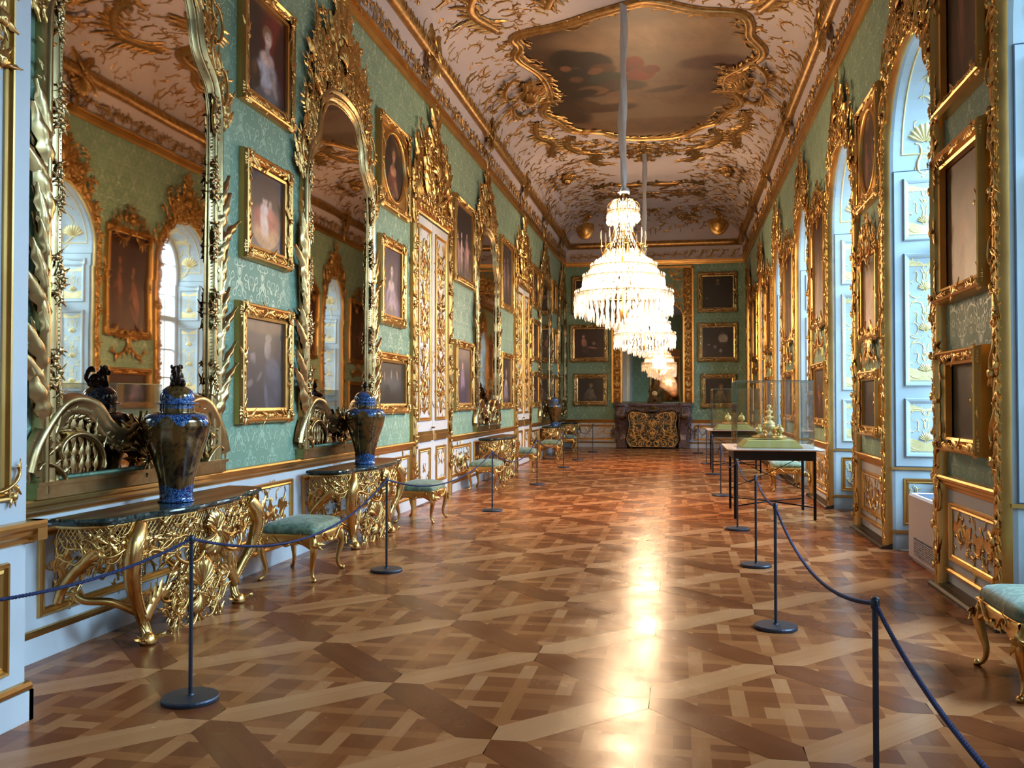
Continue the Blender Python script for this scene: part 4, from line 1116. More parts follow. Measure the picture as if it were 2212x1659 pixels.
def make_window(idx, yc, hw, detail=True):
    t = thing('window_%d' % idx, None, None, (XR, yc, 0), -pi / 2, kind='structure')
    D = WX - XR; SPL = .10                       # depth and splay of the reveal
    # local: u along the wall (+u = -Y world), w toward the room; reveal runs to w = -D
    def ring(k, w):
        P = arch_path(hw - SPL * k, 0, 14, APX - .06 * k, SPR); return np.c_[P, np.full(len(P), w)]
    V = np.concatenate([ring(0, 0.0), ring(.2, -.04), ring(1, -D)]); n = len(V) // 3
    mb = MB(); mb.add(face_map(V), gridq(3, n), smooth=False)
    mb.build('window_reveal', M['shutter'], t)
    hw2 = hw - SPL
    # outer wall, frame, glazing bars, panes
    mb = MB(); P = arch_path(hw2, .9, 14, APX - .06, SPR)
    V, Q = sweep2(P, [(-.09, -D + .02), (-.09, -D + .09), (-.06, -D + .11), (0.02, -D + .11)], False); mb.add(face_map(V), Q, smooth=False)
    add_box(mb, -hw2, hw2, D - .12, D + .02, .82, .95); add_box(mb, -hw2, hw2, D - .09, D, SPR - .9, SPR - .80); add_box(mb, -.045, .045, D - .08, D, .9, APX - .1)
    mb.build('window_frame', M['white'], t)
    mb = MB()
    for z in (1.5, 2.1, 2.7, 3.85, 4.4, 4.85): add_box(mb, -hw2, hw2, D - .045, D - .015, z - .014, z + .014)
    for s_ in (-.5, .5): add_box(mb, hw2 * s_ - .013, hw2 * s_ + .013, D - .045, D - .015, .95, APX - .3)
    mb.build('glazing_bars', M['white'], t)
    mb = MB(); V, T = fan(arch_path(hw2, .9, 14, APX - .06, SPR), -D + .03, (0, 3)); mb.add(face_map(V), T=T, smooth=False); mb.build('window_pane', M['pane'], t)
    mb = MB(); add_box(mb, -hw2 - .02, hw2 + .02, D - .05, D + .1, 0, .86); mb.build('window_breast', M['shutter'], t)
    # window board on the breast
    # jamb shutters with gilded grotesques, both sides
    sl = math.hypot(D, SPL)
    for s_ in (-1, 1):
        e = np.array([-s_ * SPL, 0, -D]) / sl; nrm = np.array([-s_ * D, 0, SPL]) / sl; o0 = np.array([s_ * hw, 0, 0.0])
        def jm(V, e=e, nrm=nrm, o0=o0):
            V = np.asarray(V, float); W = o0 + V[:, :1] * e + V[:, 2:3] * nrm; W[:, 1] = V[:, 1]; return face_map(W)
        mb = MB(); V, Q = bx(.05, sl - .10, .90, 4.08, 0, .022); V = np.asarray(V, float)
        mb.add(jm(V[:, [0, 1, 2]]), Q, smooth=False)
        sh = mb.build('shutter', M['shutter'], t)
        mb = MB()
        for z0, z1, _ in SHUTTER_Z:
            V, Q = sweep2(rect(.15, sl - .17, z0, z1), [(-.04, .022), (-.04, .03), (-.02, .045), (.0, .05), (.01, .04), (.012, .022)]); mb.add(jm(V), Q, smooth=False)
        mb.build('shutter_moulding', M['shutter'], sh)
        mb = MB(); V, Q = sweep2(rect(.05, sl - .10, .90, 4.08), [(0, 0), (.0, .023), (.009, .023), (.009, 0)]); mb.add(jm(V), Q, smooth=False); mb.build('shutter_joint', M['line'], sh)
        key = round(sl, 2)
        if key not in SHUT_ORN: SHUT_ORN[key] = (shutter_ornament(sl), shutter_inlays(sl))
        orn, inl = SHUT_ORN[key]; mb = MB(); orn.into(mb, lambda V: jm(V + np.array([0, 0, .02])))
        for q in inl: mb.ngon(jm(np.c_[q, np.full(len(q), .026)]))
        mb.build('shutter_ornament', M['gold_pale'], sh)
        mb = MB(); V, Q = sweep2(rect(.13, sl - .16, .28, .76), P_PANEL); mb.add(jm(V), Q, smooth=False)
        for z in (.86, .18):
            V, Q = bx(0, sl, z, z + .03, 0, .03); mb.add(jm(np.asarray(V, float)), Q, smooth=False)
        mb.build('jamb_moulding', M['gold_flat'], t)
    # arch soffit: pale mouldings and loose sprays
    def sm(V):
        V = np.asarray(V, float); L_ = hw * .98
        a = V[:, 0] / L_ ; r0 = hw - SPL * V[:, 1] / D - V[:, 2]; r1 = (APX - SPR) - .06 * V[:, 1] / D - V[:, 2]
        return face_map(np.c_[r0 * np.sin(a), SPR + r1 * np.cos(a), -V[:, 1]])
    L_ = hw * .98; mb = MB(); qa = L_ * (pi / 2 - .06)
    for s_ in (-1, 1):
        P = np.concatenate([np.linspace((.04, .12), (qa, .12), 14), np.linspace((qa, .12), (qa, D - .14), 3)[1:], np.linspace((qa, D - .14), (.04, D - .14), 14)[1:]])
        P = P * np.array([s_, 1]); V, Q = sweep2(P if s_ > 0 else P[::-1], [(-.02, 0), (-.015, .018), (.0, .02), (.01, .0)], False); mb.add(sm(V), Q)
    orn = Orn(95 + idx)
    for s_ in (-1, 1):
        for i, q in enumerate(np.linspace(.12, qa - .12, 6)):
            orn.leafy(s_ * q, D * .5 - .1, orn.r.random() * 3, .34, bool(i % 2), 'S', 0, 4); orn.sprig(s_ * q, D * .5, orn.r.random() * 6, .34, 6); orn.leafy(s_ * (q + .05), D * .5 + .12, orn.r.random() * 6, .26, bool(i % 2), 'C', 0, 4)
        orn.put(SHL, s_ * (qa - .12), D * .5, -s_ * 0 + (pi if s_ > 0 else 0), .22)
    orn.into(mb, sm); mb.build('soffit_ornament', M['gold_pale'], t)
    # gilded surround on the wall face with carved edge and crest
    mb = MB(); V, Q = sweep2(arch_path(hw, 0, 14), [(-.005, -.03), (-.005, .06), (.02, .08), (.05, .06), (.07, .075), (.11, .075), (.14, .04), (.145, 0)], False); mb.add(face_map(V), Q)
    mb.build('window_surround', M['gold_flat'], t)
    orn = Orn(101); P = arch_path(hw, .1, 14)
    orn.strip(P, .09, .10, off=.03, w0=.075, mode='leaf', both=True); orn.strip(P, .085, .07, off=-.012, w0=.06, mode='bunch', lo=True); orn.strip(P, .36, .16, off=.0, w0=.075, mode='bunch')
    orn.strip(P, .62, .17, off=.10, w0=.075, mode='bunch'); orn.strip(P[len(P) // 3:2 * len(P) // 3], .17, .26, off=.1, w0=.06, mode='leaf'); orn.strip(P, .4, .24, off=.09, w0=.075, mode='scroll')
    q0 = len(orn.L)
    for (u, v, a, k) in ((.35, 5.15, 1.0, .35), (.62, 4.95, 1.2, .35), (.9, 4.6, 1.3, .35), (.75, 5.05, 1.7, .4), (.45, 5.3, 1.5, .35)): orn.leafy(u * hw, v, a, k, bool(orn.r.integers(2)), 'C', .07, 6); orn.bunch(u * hw + .05, v + .1, .18, 6, .09)
    for (u, v, a, k) in ((.5, 5.3, 1.35, .5), (.85, 4.9, 1.25, .45), (1.0, 4.5, 1.3, .4)): orn.sprig(u * hw, v, a, k, 9, .05, lo=False)
    orn.mirror_from(q0); crest(orn, .5, 1.0, APX + .02, w0=.06, dens=.75)
    orn.keep_outside(np.r_[[(hw, 0)], P, [(-hw, 0)]], .62); orn.build('surround_carving', M['gold'], face_map, t)
    return t

# ------------------------------------------------------------------ framed paintings
def bust(skin=(.62, .46, .40), dress=(.55, .50, .50), bg=(.16, .12, .11), hair=(.30, .22, .16), drape=None, cx=.5, s=1.0, lower=(.14, .10, .09), arm=True):
    B = [(cx, .1, .6, .22, 0, lower, .3)]
    if drape: B.append((.72, .68, .34, .4, 20, drape, .3)); B.append((.9, .5, .2, .4, 0, tuple(np.array(drape) * .6), .3))
    B += [(cx, .16, .30 * s, .24, 0, tuple(np.array(dress) * .55), .3), (cx - .02, .30, .23 * s, .17, 8, dress, .25), (cx, .46, .16 * s, .08, 0, skin, .25), (cx + .01, .56, .05 * s, .08, 0, tuple(np.array(skin) * .8), .2),
          (cx + .02, .71, .115 * s, .105, 0, hair, .2), (cx + .03, .67, .075 * s, .085, -8, skin, .15), (cx + .02, .655, .03 * s, .03, 0, tuple(np.array(skin) * 1.12), .5), (cx + .05, .68, .011, .005, 0, tuple(np.array(skin) * .45), .8), (cx + .01, .68, .010, .005, 0, tuple(np.array(skin) * .45), .8), (cx + .032, .625, .016, .006, 0, (.5, .28, .25), .8)]
    if arm: B += [(cx + .16 * s, .22, .05, .15, 35, tuple(np.array(skin) * .8), .25), (cx - .17 * s, .2, .05, .14, -30, tuple(np.array(dress) * .8), .3), (cx + .02, .12, .09, .035, 10, tuple(np.array(skin) * .75), .3)]
    return dict(bg=bg, B=B)
def figures(n, cols, bg=(.14, .10, .10), seed=1, ground=(.22, .15, .12), h=.3):
    r = np.random.default_rng(seed); B = [(.5, .05, .7, .2, 0, ground, .4)]
    for i in range(n):
        cx = .18 + .64 * (i + .5) / n + (r.random() - .5) * .12; cy = .38 + (r.random() - .5) * .2; c = np.array(cols[i % len(cols)]); t = (r.random() - .5) * 50
        B += [(cx, cy, .055 + .03 * r.random(), h * .55, t, tuple(c), .25), (cx - .04, cy - h * .5, .03, h * .4, t + 15, tuple(c * .75), .3), (cx + .05, cy - h * .5, .03, h * .4, t - 20, tuple(c * .7), .3),
              (cx + .09, cy + .05, .025, h * .3, t + 60, tuple(c * .85), .3), (cx - sin(radians(t)) * h * .6, cy + h * .68, .035, .04, 0, tuple(np.minimum(c * 1.05, 1)), .2)]
    return dict(bg=bg, B=B)
FR_PROF = [(-.01, .02), (-.005, .05), (.02, .055), (.03, .04), (.055, .035), (.08, .065), (.105, .085), (.12, .08), (.135, .05), (.14, 0)]
_cv = [0]
def make_picture(W, H, pic, label, loc, rz, fw=.14, oval=None, group=None, depth=1.0, res=None, crestv=0, mats=('gold_flat', 'gold')):
    """W x H outside size; local origin at the bottom centre of the frame"""
    t = thing('framed_painting', label, 'painting', loc, rz, group)
    k = fw / .14; iw, ih = W / 2 - fw, H - 2 * fw
    prof = [(d * k, w * depth) for d, w in FR_PROF]
    mb = MB(); V, Q = sweep2(rect(-iw, iw, fw, H - fw), prof); mb.add(face_map(V), Q, smooth=False)
    if oval == 'wood':                          # carved spandrel plate with an oval opening
        n = 48; a = np.arange(n) * 2 * pi / n; O = np.c_[iw * .88 * np.cos(a), H / 2 + (ih / 2) * .93 * np.sin(a)]
        sc = np.maximum(np.abs(np.cos(a)) / 1.0, np.abs(np.sin(a)) / 1.0); Rr = np.c_[iw * np.cos(a) / sc, H / 2 + ih / 2 * np.sin(a) / sc]
        V = np.concatenate([np.c_[Rr, np.full(n, .035)], np.c_[O, np.full(n, .045)], np.c_[O * [.97, 1] + [0, 0], np.full(n, .02)]]); mb.add(face_map(V), gridq(3, n, True), smooth=False)
        V, Q = sweep2(O, [(-.01, .03), (0, .06), (.025, .065), (.035, .04)]); mb.add(face_map(V), Q)
    frame_mb = mb
    orn = Orn(int(W * 100) + 7)
    for su in (-1, 1):
        for sv in (-1, 1):
            u, v = su * (iw + fw * .5), H / 2 + sv * (ih / 2 + fw * .5); a = math.atan2(sv, su)
            ah = 0 if su < 0 else pi; av = pi / 2 if sv < 0 else -pi / 2
            orn.put(SHL, u - su * fw * .35, v - sv * fw * .35, a, fw * .95, w0=.065 * depth, kw=.8); orn.bunch(u, v, fw * .7, 6, .095 * depth)
            for aa in (ah, av):
                for k2, kk in ((.4, .8), (.9, .7), (1.4, .6), (1.85, .5), (2.3, .4)):
                    for m_ in (False, True): orn.leaf(u + cos(aa) * fw * k2, v + sin(aa) * fw * k2, aa, fw * kk, mir=m_, w0=.07 * depth, kw=.8)
            if oval == 'wood':
                for k2 in (.9, 1.7): orn.leafy(u - su * fw * .7 * k2, v - sv * fw * .8 * k2, a + 2.6, fw * 1.3, False, 'C', .05, 3)
    for u, v, a in ((0, H - fw * .5, 0), (0, fw * .5, 0), (iw + fw * .5, H / 2, pi / 2), (-iw - fw * .5, H / 2, pi / 2)):
        for s_ in (0, pi):
            for m_ in (False, True): orn.leaf(u, v, a + s_, fw * 1.0, mir=m_, w0=.07 * depth, kw=.8)
        orn.flower(u, v, fw * .35, .085 * depth)
    cc = H / 2
    bm_ = Orn(3); R_ = rect(-iw - fw * .22, iw + fw * .22, fw * .78, H - fw * .78); bm_.strip(np.r_[R_, R_[:1]], .022 * k * 1.3, .010 * k, w0=.045 * depth, mode='bead'); R_ = rect(-iw - fw * .55, iw + fw * .55, fw * .45, H - fw * .45); bm_.strip(np.r_[R_, R_[:1]], .06 * k, .06 * k, w0=.055 * depth, mode='leaf', lo=True)
    bm_.into(frame_mb, face_map); fr = frame_mb.build('picture_frame', M[mats[0]], t)
    orn.sides('corner_ornament', M[mats[1]], face_map, fr, key=lambda c: (round(c[0] / (iw + fw * .5) * 1.2), round((c[1] - cc) / (H / 2) * 1.2)))
    if crestv:
        orn = Orn(5); q0 = len(orn.L)
        if crestv > 0: crest(orn, W * .5, crestv, H - .05, w0=.05, dens=.6); 
        orn.strip(np.array([(iw * 1.1, 0.02), (.0, -.02)]), .1, .22, off=0, w0=.05, mode='leaf'); orn.leafy(.05, 0, -.4, W * .35, False, 'C', .05, 6); orn.leaf(.02, .02, -pi / 2 + .3, .2, w0=.06); orn.leaf(.1, .02, -pi / 2 + .5, .16, w0=.06)
        orn.mirror_from(q0); orn.build('frame_crest', M[mats[1]], face_map, t)
    r = res or 64; m = max(10, int(r * ih / (2 * iw)))
    _cv[0] += 1
    col = paint_grid(r, m, pic['bg'], pic['B'], _cv[0], .07, pic.get('cloud'))
    u, v = np.meshgrid(np.linspace(-iw, iw, r), np.linspace(fw, H - fw, m)); V = np.c_[u.ravel(), v.ravel(), np.full(u.size, .022)]
    if oval == 'paint':                           # painted dark spandrels round an oval
        uu, vv = np.meshgrid(np.linspace(-1, 1, r), np.linspace(-1, 1, m)); msk = np.clip((np.hypot(uu / .96, vv / .95) - 1) * 25, 0, 1)[..., None]
        col = col * (1 - msk) + S(np.array([.17, .16, .22])) * msk
    mb = MB(); mb.add(face_map(V), gridq(m, r), smooth=False); mb.build('canvas', M['canvas'], t, vcol=col.reshape(-1, 3))
    return t
# ------------------------------------------------------------------ console tables
def make_console():
    t = thing('console_table', '', 'console table')
    # serpentine outline of the marble slab; wall at y=0, front toward -y; z up
    half = cr(np.array([(0, -.60), (.30, -.60), (.52, -.54), (.70, -.47), (.88, -.46), (1.02, -.40), (1.09, -.22), (1.09, -.02)]), 5)
    front = np.r_[half[::-1] * np.array([-1, 1]), half[1:]]           # from left wall end to right wall end
    slab = front
    mb = MB(); c = np.array([0, -.2]); z = .835
    for sc, zz in ((1.0, 0),): pass
    L = []
    for off, dz in ((-.035, 0), (-.03, .012), (-.005, .016), (0, .026), (-.004, .036), (-.014, .042)):
        q = slab + (slab - c) / np.linalg.norm(slab - c, axis=1)[:, None] * off; L.append(np.c_[q, np.full(len(q), z + dz)])
    n = len(slab); mb.add(np.concatenate(L), gridq(len(L), n), smooth=False)
    top = L[-1]; V = np.concatenate([top, [[0, -.02, z + .042]]]); k = np.arange(n - 1); mb.add(V, T=np.c_[k, k + 1, np.full(n - 1, n)], smooth=False)
    bot = L[0]; V = np.concatenate([bot, [[0, -.02, z]]]); mb.add(V, T=np.c_[k + 1, k, np.full(n - 1, n)], smooth=False)
    mb.build('marble_top', M['marble_dark'], t)
    # apron: pierced carving hung under the slab along its outline
    P = slab + (slab - c) / np.linalg.norm(slab - c, axis=1)[:, None] * -.07
    d = np.r_[0, np.cumsum(np.linalg.norm(np.diff(P, axis=0), axis=1))]; LT = d[-1]
    T = np.gradient(P, axis=0); T /= np.linalg.norm(T, axis=1)[:, None]; Nn = np.c_[T[:, 1], -T[:, 0]]
    def am(V):
        V = np.asarray(V, float); s = np.clip(V[:, 0] + LT / 2, 0, LT)
        p = np.c_[np.interp(s, d, P[:, 0]), np.interp(s, d, P[:, 1])]; nn = np.c_[np.interp(s, d, Nn[:, 0]), np.interp(s, d, Nn[:, 1])]
        p = p + nn * V[:, 2:3]; return np.c_[p, V[:, 1]]
    depth_at = lambda s: .12 + .10 * np.exp(-(s / .34) ** 2) + .05 * np.cos(s * 5.2) ** 2
    orn = Orn(111); mb = MB()
    s_ = np.linspace(-LT / 2, LT / 2, 120); V = np.concatenate([np.c_[s_, np.full(120, .835), np.full(120, 0.0)], np.c_[s_, np.full(120, .825), np.full(120, .012)], np.c_[s_, np.full(120, .805), np.full(120, .0)], np.c_[s_, np.full(120, .805), np.full(120, -.02)], np.c_[s_, np.full(120, .835), np.full(120, -.02)]])
    mb.add(am(V), gridq(5, 120))
    for s0 in np.arange(-LT / 2 + .03, LT / 2, .034):                     # net of the pierced ground
        dd = depth_at(s0)
        for sg in (-1, 1):
            qq = np.linspace(0, 1, 4); pts = np.c_[np.clip(s0 + sg * qq * dd * .8, -LT / 2, LT / 2), .82 - qq * dd, np.zeros(4)]
            add_tube(mb, am(pts), .0048, 4, cap=False)
    q0 = 0
    for s0 in np.arange(.0, LT / 2 - .02, .075):
        dd = depth_at(s0)
        orn.leafy(s0, .81 - dd, orn.r.random() * 1.2 - .6, .18, bool(orn.r.integers(2)), 'S', .012, 4)
        orn.leafy(s0, .81 - dd * .5 * orn.r.random(), orn.r.random() * 6, .14, bool(orn.r.integers(2)), 'C', .01, 4)
        if orn.r.random() < .6: orn.bunch(s0, .80 - dd * orn.r.random(), .10, 6, .02)
    orn.leafy(.12, .60, .1, .32, False, 'C', .03, 7); orn.leafy(.42, .62, -.2, .26, True, 'S', .03, 6); orn.leafy(.8, .64, .2, .24, False, 'S', .02, 5)
    orn.mirror_from(0)
    orn.L = [(np.c_[V[:, 0], np.minimum(V[:, 1], .832), V[:, 2]], Q) for V, Q in orn.L]
    orn.put(SHL, 0, .68, -pi / 2, .20, w0=.05, kw=1.6); orn.bunch(0, .66, .2, 8, .08); orn.put(SHL, 0, .66, pi / 2, .15, w0=.05, kw=1.5)
    orn.into(mb, am); mb.build('carved_apron', M['gold'], t)
    # two swelling scroll legs
    for sg in (-1, 1):
        mb = MB()
        C = cr(np.array([(.72, -.44, .80), (.80, -.47, .70), (.83, -.47, .58), (.78, -.44, .42), (.68, -.40, .28), (.60, -.38, .16), (.585, -.40, .08), (.60, -.43, .03)]), 6) * np.array([sg, 1, 1])
        r = np.interp(np.linspace(0, 1, len(C)), [0, .15, .3, .5, .75, .9, 1], [.06, .075, .065, .045, .036, .035, .05])
        add_tube(mb, C, r, 10)
        leg_orn = Orn(120 + sg)
        # acanthus wrapped round the leg
        def lm(V, C=C, r=r, sg=sg):
            V = np.asarray(V, float); q = np.clip(V[:, 0], 0, 1) * (len(C) - 1); i0 = np.clip(q.astype(int), 0, len(C) - 2); f = (q - i0)[:, None]
            p = C[i0] * (1 - f) + C[i0 + 1] * f; rr = np.interp(q, np.arange(len(C)), r) * .92 + V[:, 2]; a = V[:, 1] * 7
            return p + np.c_[np.sin(a) * rr, -np.cos(a) * rr, np.zeros(len(a))]
        for i in range(15):
            for a in (-.22, 0, .22): leg_orn.leaf(.02 + i * .063, a + .1 * (leg_orn.r.random() - .5), 0, .13, w0=.0, lo=False)
        for V, Q in leg_orn.L: V[:, 2] *= .55 / 1.0
        leg_orn.into(mb, lm)
        # beads down the front edge, clawed foot
        for i in range(9, len(C) - 3):
            for f in (0, .5):
                p = C[i] * (1 - f) + C[i + 1] * f; V, Q = lathe([(0.001, -.009), (.009, 0), (.001, .009)], 6); mb.add(V + p + np.array([sg * -r[i] * .2, -r[i] * 1.02, 0]), Q)
        foot = Orn(7)
        for i in range(8): foot.leaf(0, 0, i * pi / 4, .10, w0=.005, kw=1.6)
        VV = []
        foot.into(mb, lambda V, p=C[-1]: np.c_[V[:, 0] + p[0], V[:, 1] + p[1], .015 + V[:, 2] * 1.2 + np.abs(np.hypot(V[:, 0], V[:, 1]) - .04) * .35])
        V, Q = lathe([(.001, 0), (.055, .0), (.06, .02), (.045, .05), (.03, .07), (.001, .075)], 12); mb.add(V + np.array([C[-1][0], C[-1][1], 0]), Q)
        mb.build('leg', M['gold'], t)
    # low stretcher sweeping between the legs and to the wall, with carved centre-piece
    mb = MB(); orn = Orn(131)
    for sg in (-1, 1):
        C = cr(np.array([(.60, -.40, .16), (.50, -.40, .27), (.38, -.39, .30), (.25, -.38, .22), (.12, -.38, .16), (0, -.39, .18)]), 6) * np.array([sg, 1, 1]); add_tube(mb, C, .034, 8, flat=1.5)
        C = cr(np.array([(.62, -.38, .2), (.75, -.25, .3), (.85, -.1, .33), (.88, -.02, .4)]), 5) * np.array([sg, 1, 1]); add_tube(mb, C, .026, 8)
    fm2 = lambda V: np.c_[V[:, 0], -.40 - V[:, 2], V[:, 1]]
    orn.strip(cr(np.array([(.58, .2), (.5, .27), (.38, .30), (.25, .22), (.12, .16), (0, .18)]), 5), .05, .1, off=0, w0=.02, both=True)
    orn.leafy(.45, .28, 2.6, .3, True, 'C', .02, 6)
    for i in range(34):
        u = orn.r.random() * .34; v = .08 + orn.r.random() * (.50 - u * .9)
        orn.leafy(u, v, orn.r.random() * 6, .15, bool(i % 3), 'S' if i % 2 else 'C', .01 + .03 * orn.r.random(), 6)
    for i in range(10): orn.bunch(orn.r.random() * .25, .12 + orn.r.random() * .38, .1, 6, .03)
    orn.leafy(.02, .1, -.2, .3, False, 'C', .03, 6)
    orn.mirror_from(0)
    for V, Q in list(orn.L):                                              # carve the back as well
        orn.L.append((V * np.array([1, 1, -.7]), Q)) if len(orn.L) < 4000 and orn.r.random() < .35 else None
    orn.put(SHL, 0, .26, pi / 2, .22, w0=.04, kw=1.5); orn.put(SHL, 0, .2, -pi / 2, .14, w0=.04, kw=1.5)
    orn.into(mb, fm2)
    mb.build('carved_stretcher', M['gold'], t)
    # carved brackets from the leg heads to the wall (sides)
    for sg in (-1, 1):
        mb = MB(); orn = Orn(135 + sg)
        C = cr(np.array([(.86, -.40, .74), (.98, -.30, .66), (1.0, -.18, .56), (.99, -.06, .44), (1.0, -.02, .34)]), 5) * np.array([sg, 1, 1]); add_tube(mb, C, np.linspace(.045, .03, len(C)), 8)
        for i in range(12): orn.leafy(-.38 + i * .022, .70 - i * .028 + orn.r.random() * .05, -1 + orn.r.random(), .12, bool(i % 2), 'S', .0, 4)
        orn.into(mb, lambda V, sg=sg: np.c_[sg * (.97 + V[:, 2]), np.minimum(V[:, 0], -.02), np.minimum(V[:, 1], .84)]); mb.build('carved_bracket', M['gold'], t)
    return t

# ------------------------------------------------------------------ covered vases
def make_vase(lion):
    t = thing('covered_vase', '', 'vase')
    body = [(.001, 0), (.118, 0), (.122, .012), (.116, .02), (.112, .035), (.114, .06), (.116, .10), (.126, .17), (.150, .26), (.180, .35), (.208, .43), (.226, .50), (.232, .545), (.228, .585), (.210, .615), (.175, .635), (.125, .645), (.120, .655), (.118, .69), (.116, .70), (.10, .70), (.10, .66)]
    B = cr(np.array(body), 3)
    V, Q = lathe(B, 40); a = np.arctan2(V[:, 1], V[:, 0]); rr = 1 + .012 * np.cos(8 * a); V[:, 0] *= rr; V[:, 1] *= rr
    mb = MB(); mb.add(V, Q); mb.build('vase_body', M['vase'], t)
    lid = [(.10, .695), (.148, .70), (.150, .708), (.120, .715), (.122, .74), (.118, .77), (.102, .80), (.07, .825), (.035, .838), (.001, .84)]
    V, Q = lathe(cr(np.array(lid), 3), 40); mb = MB(); mb.add(V, Q); ld = mb.build('vase_lid', M['vase'], t)
    mb = MB()
    if lion:                                     # seated lion-dog finial
        k = 1.0
        def blob(c, r, n=14):
            V, Q = lathe([(max(.001, sin(x)), -cos(x)) for x in np.linspace(0, pi, 9)], n); mb.add(V * np.array(r) + np.array(c), Q)
        z = .80 + .03
        blob((.0, 0, z + .055), (.04, .05, .06)); blob((.03, 0, z + .045), (.05, .048, .05)); blob((-.028, 0, z + .115), (.036, .038, .036)); blob((-.058, 0, z + .105), (.022, .024, .018)); blob((-.058, 0, z + .092), (.018, .02, .01))
        for s_ in (-1, 1):
            blob((-.02, s_ * .034, z + .14), (.012, .01, .016)); blob((-.052, s_ * .016, z + .124), (.007, .007, .008))
            add_tube(mb, [(-.025, s_ * .026, z + .08), (-.035, s_ * .028, z + .04), (-.042, s_ * .028, z + .0)], [.017, .014, .017], 8)
            blob((.045, s_ * .035, z + .02), (.035, .02, .026)); blob((.015, s_ * .04, z + .005), (.025, .014, .012))
        for i in range(9): a = i / 8 * pi * 1.5 - .8; blob((-.015 + .034 * cos(a + 1.2), .03 * sin(a * 1.3), z + .11 + .036 * sin(a)), (.013, .013, .013), 8)
        add_tube(mb, cr(np.array([(.07, 0, z + .02), (.095, 0, z + .06), (.08, 0, z + .11), (.055, 0, z + .13), (.05, 0, z + .105)]), 4), np.linspace(.012, .022, 17), 8)
        mb.build('lion_finial', M['walnut_gloss'], ld)
    else:
        V, Q = lathe(cr(np.array([(.03, .835), (.022, .85), (.012, .86), (.014, .868), (.030, .885), (.034, .90), (.026, .92), (.010, .94), (.004, .955), (.001, .96)]), 3), 20); mb.add(V, Q); mb.build('bud_finial', M['walnut_gloss'], ld)
    return t
M['walnut_gloss'] = plain('glossy_brown_lacquer', srgb(0.20, 0.12, 0.10), 0.16, metal=0.3, var=.3, scale=30)

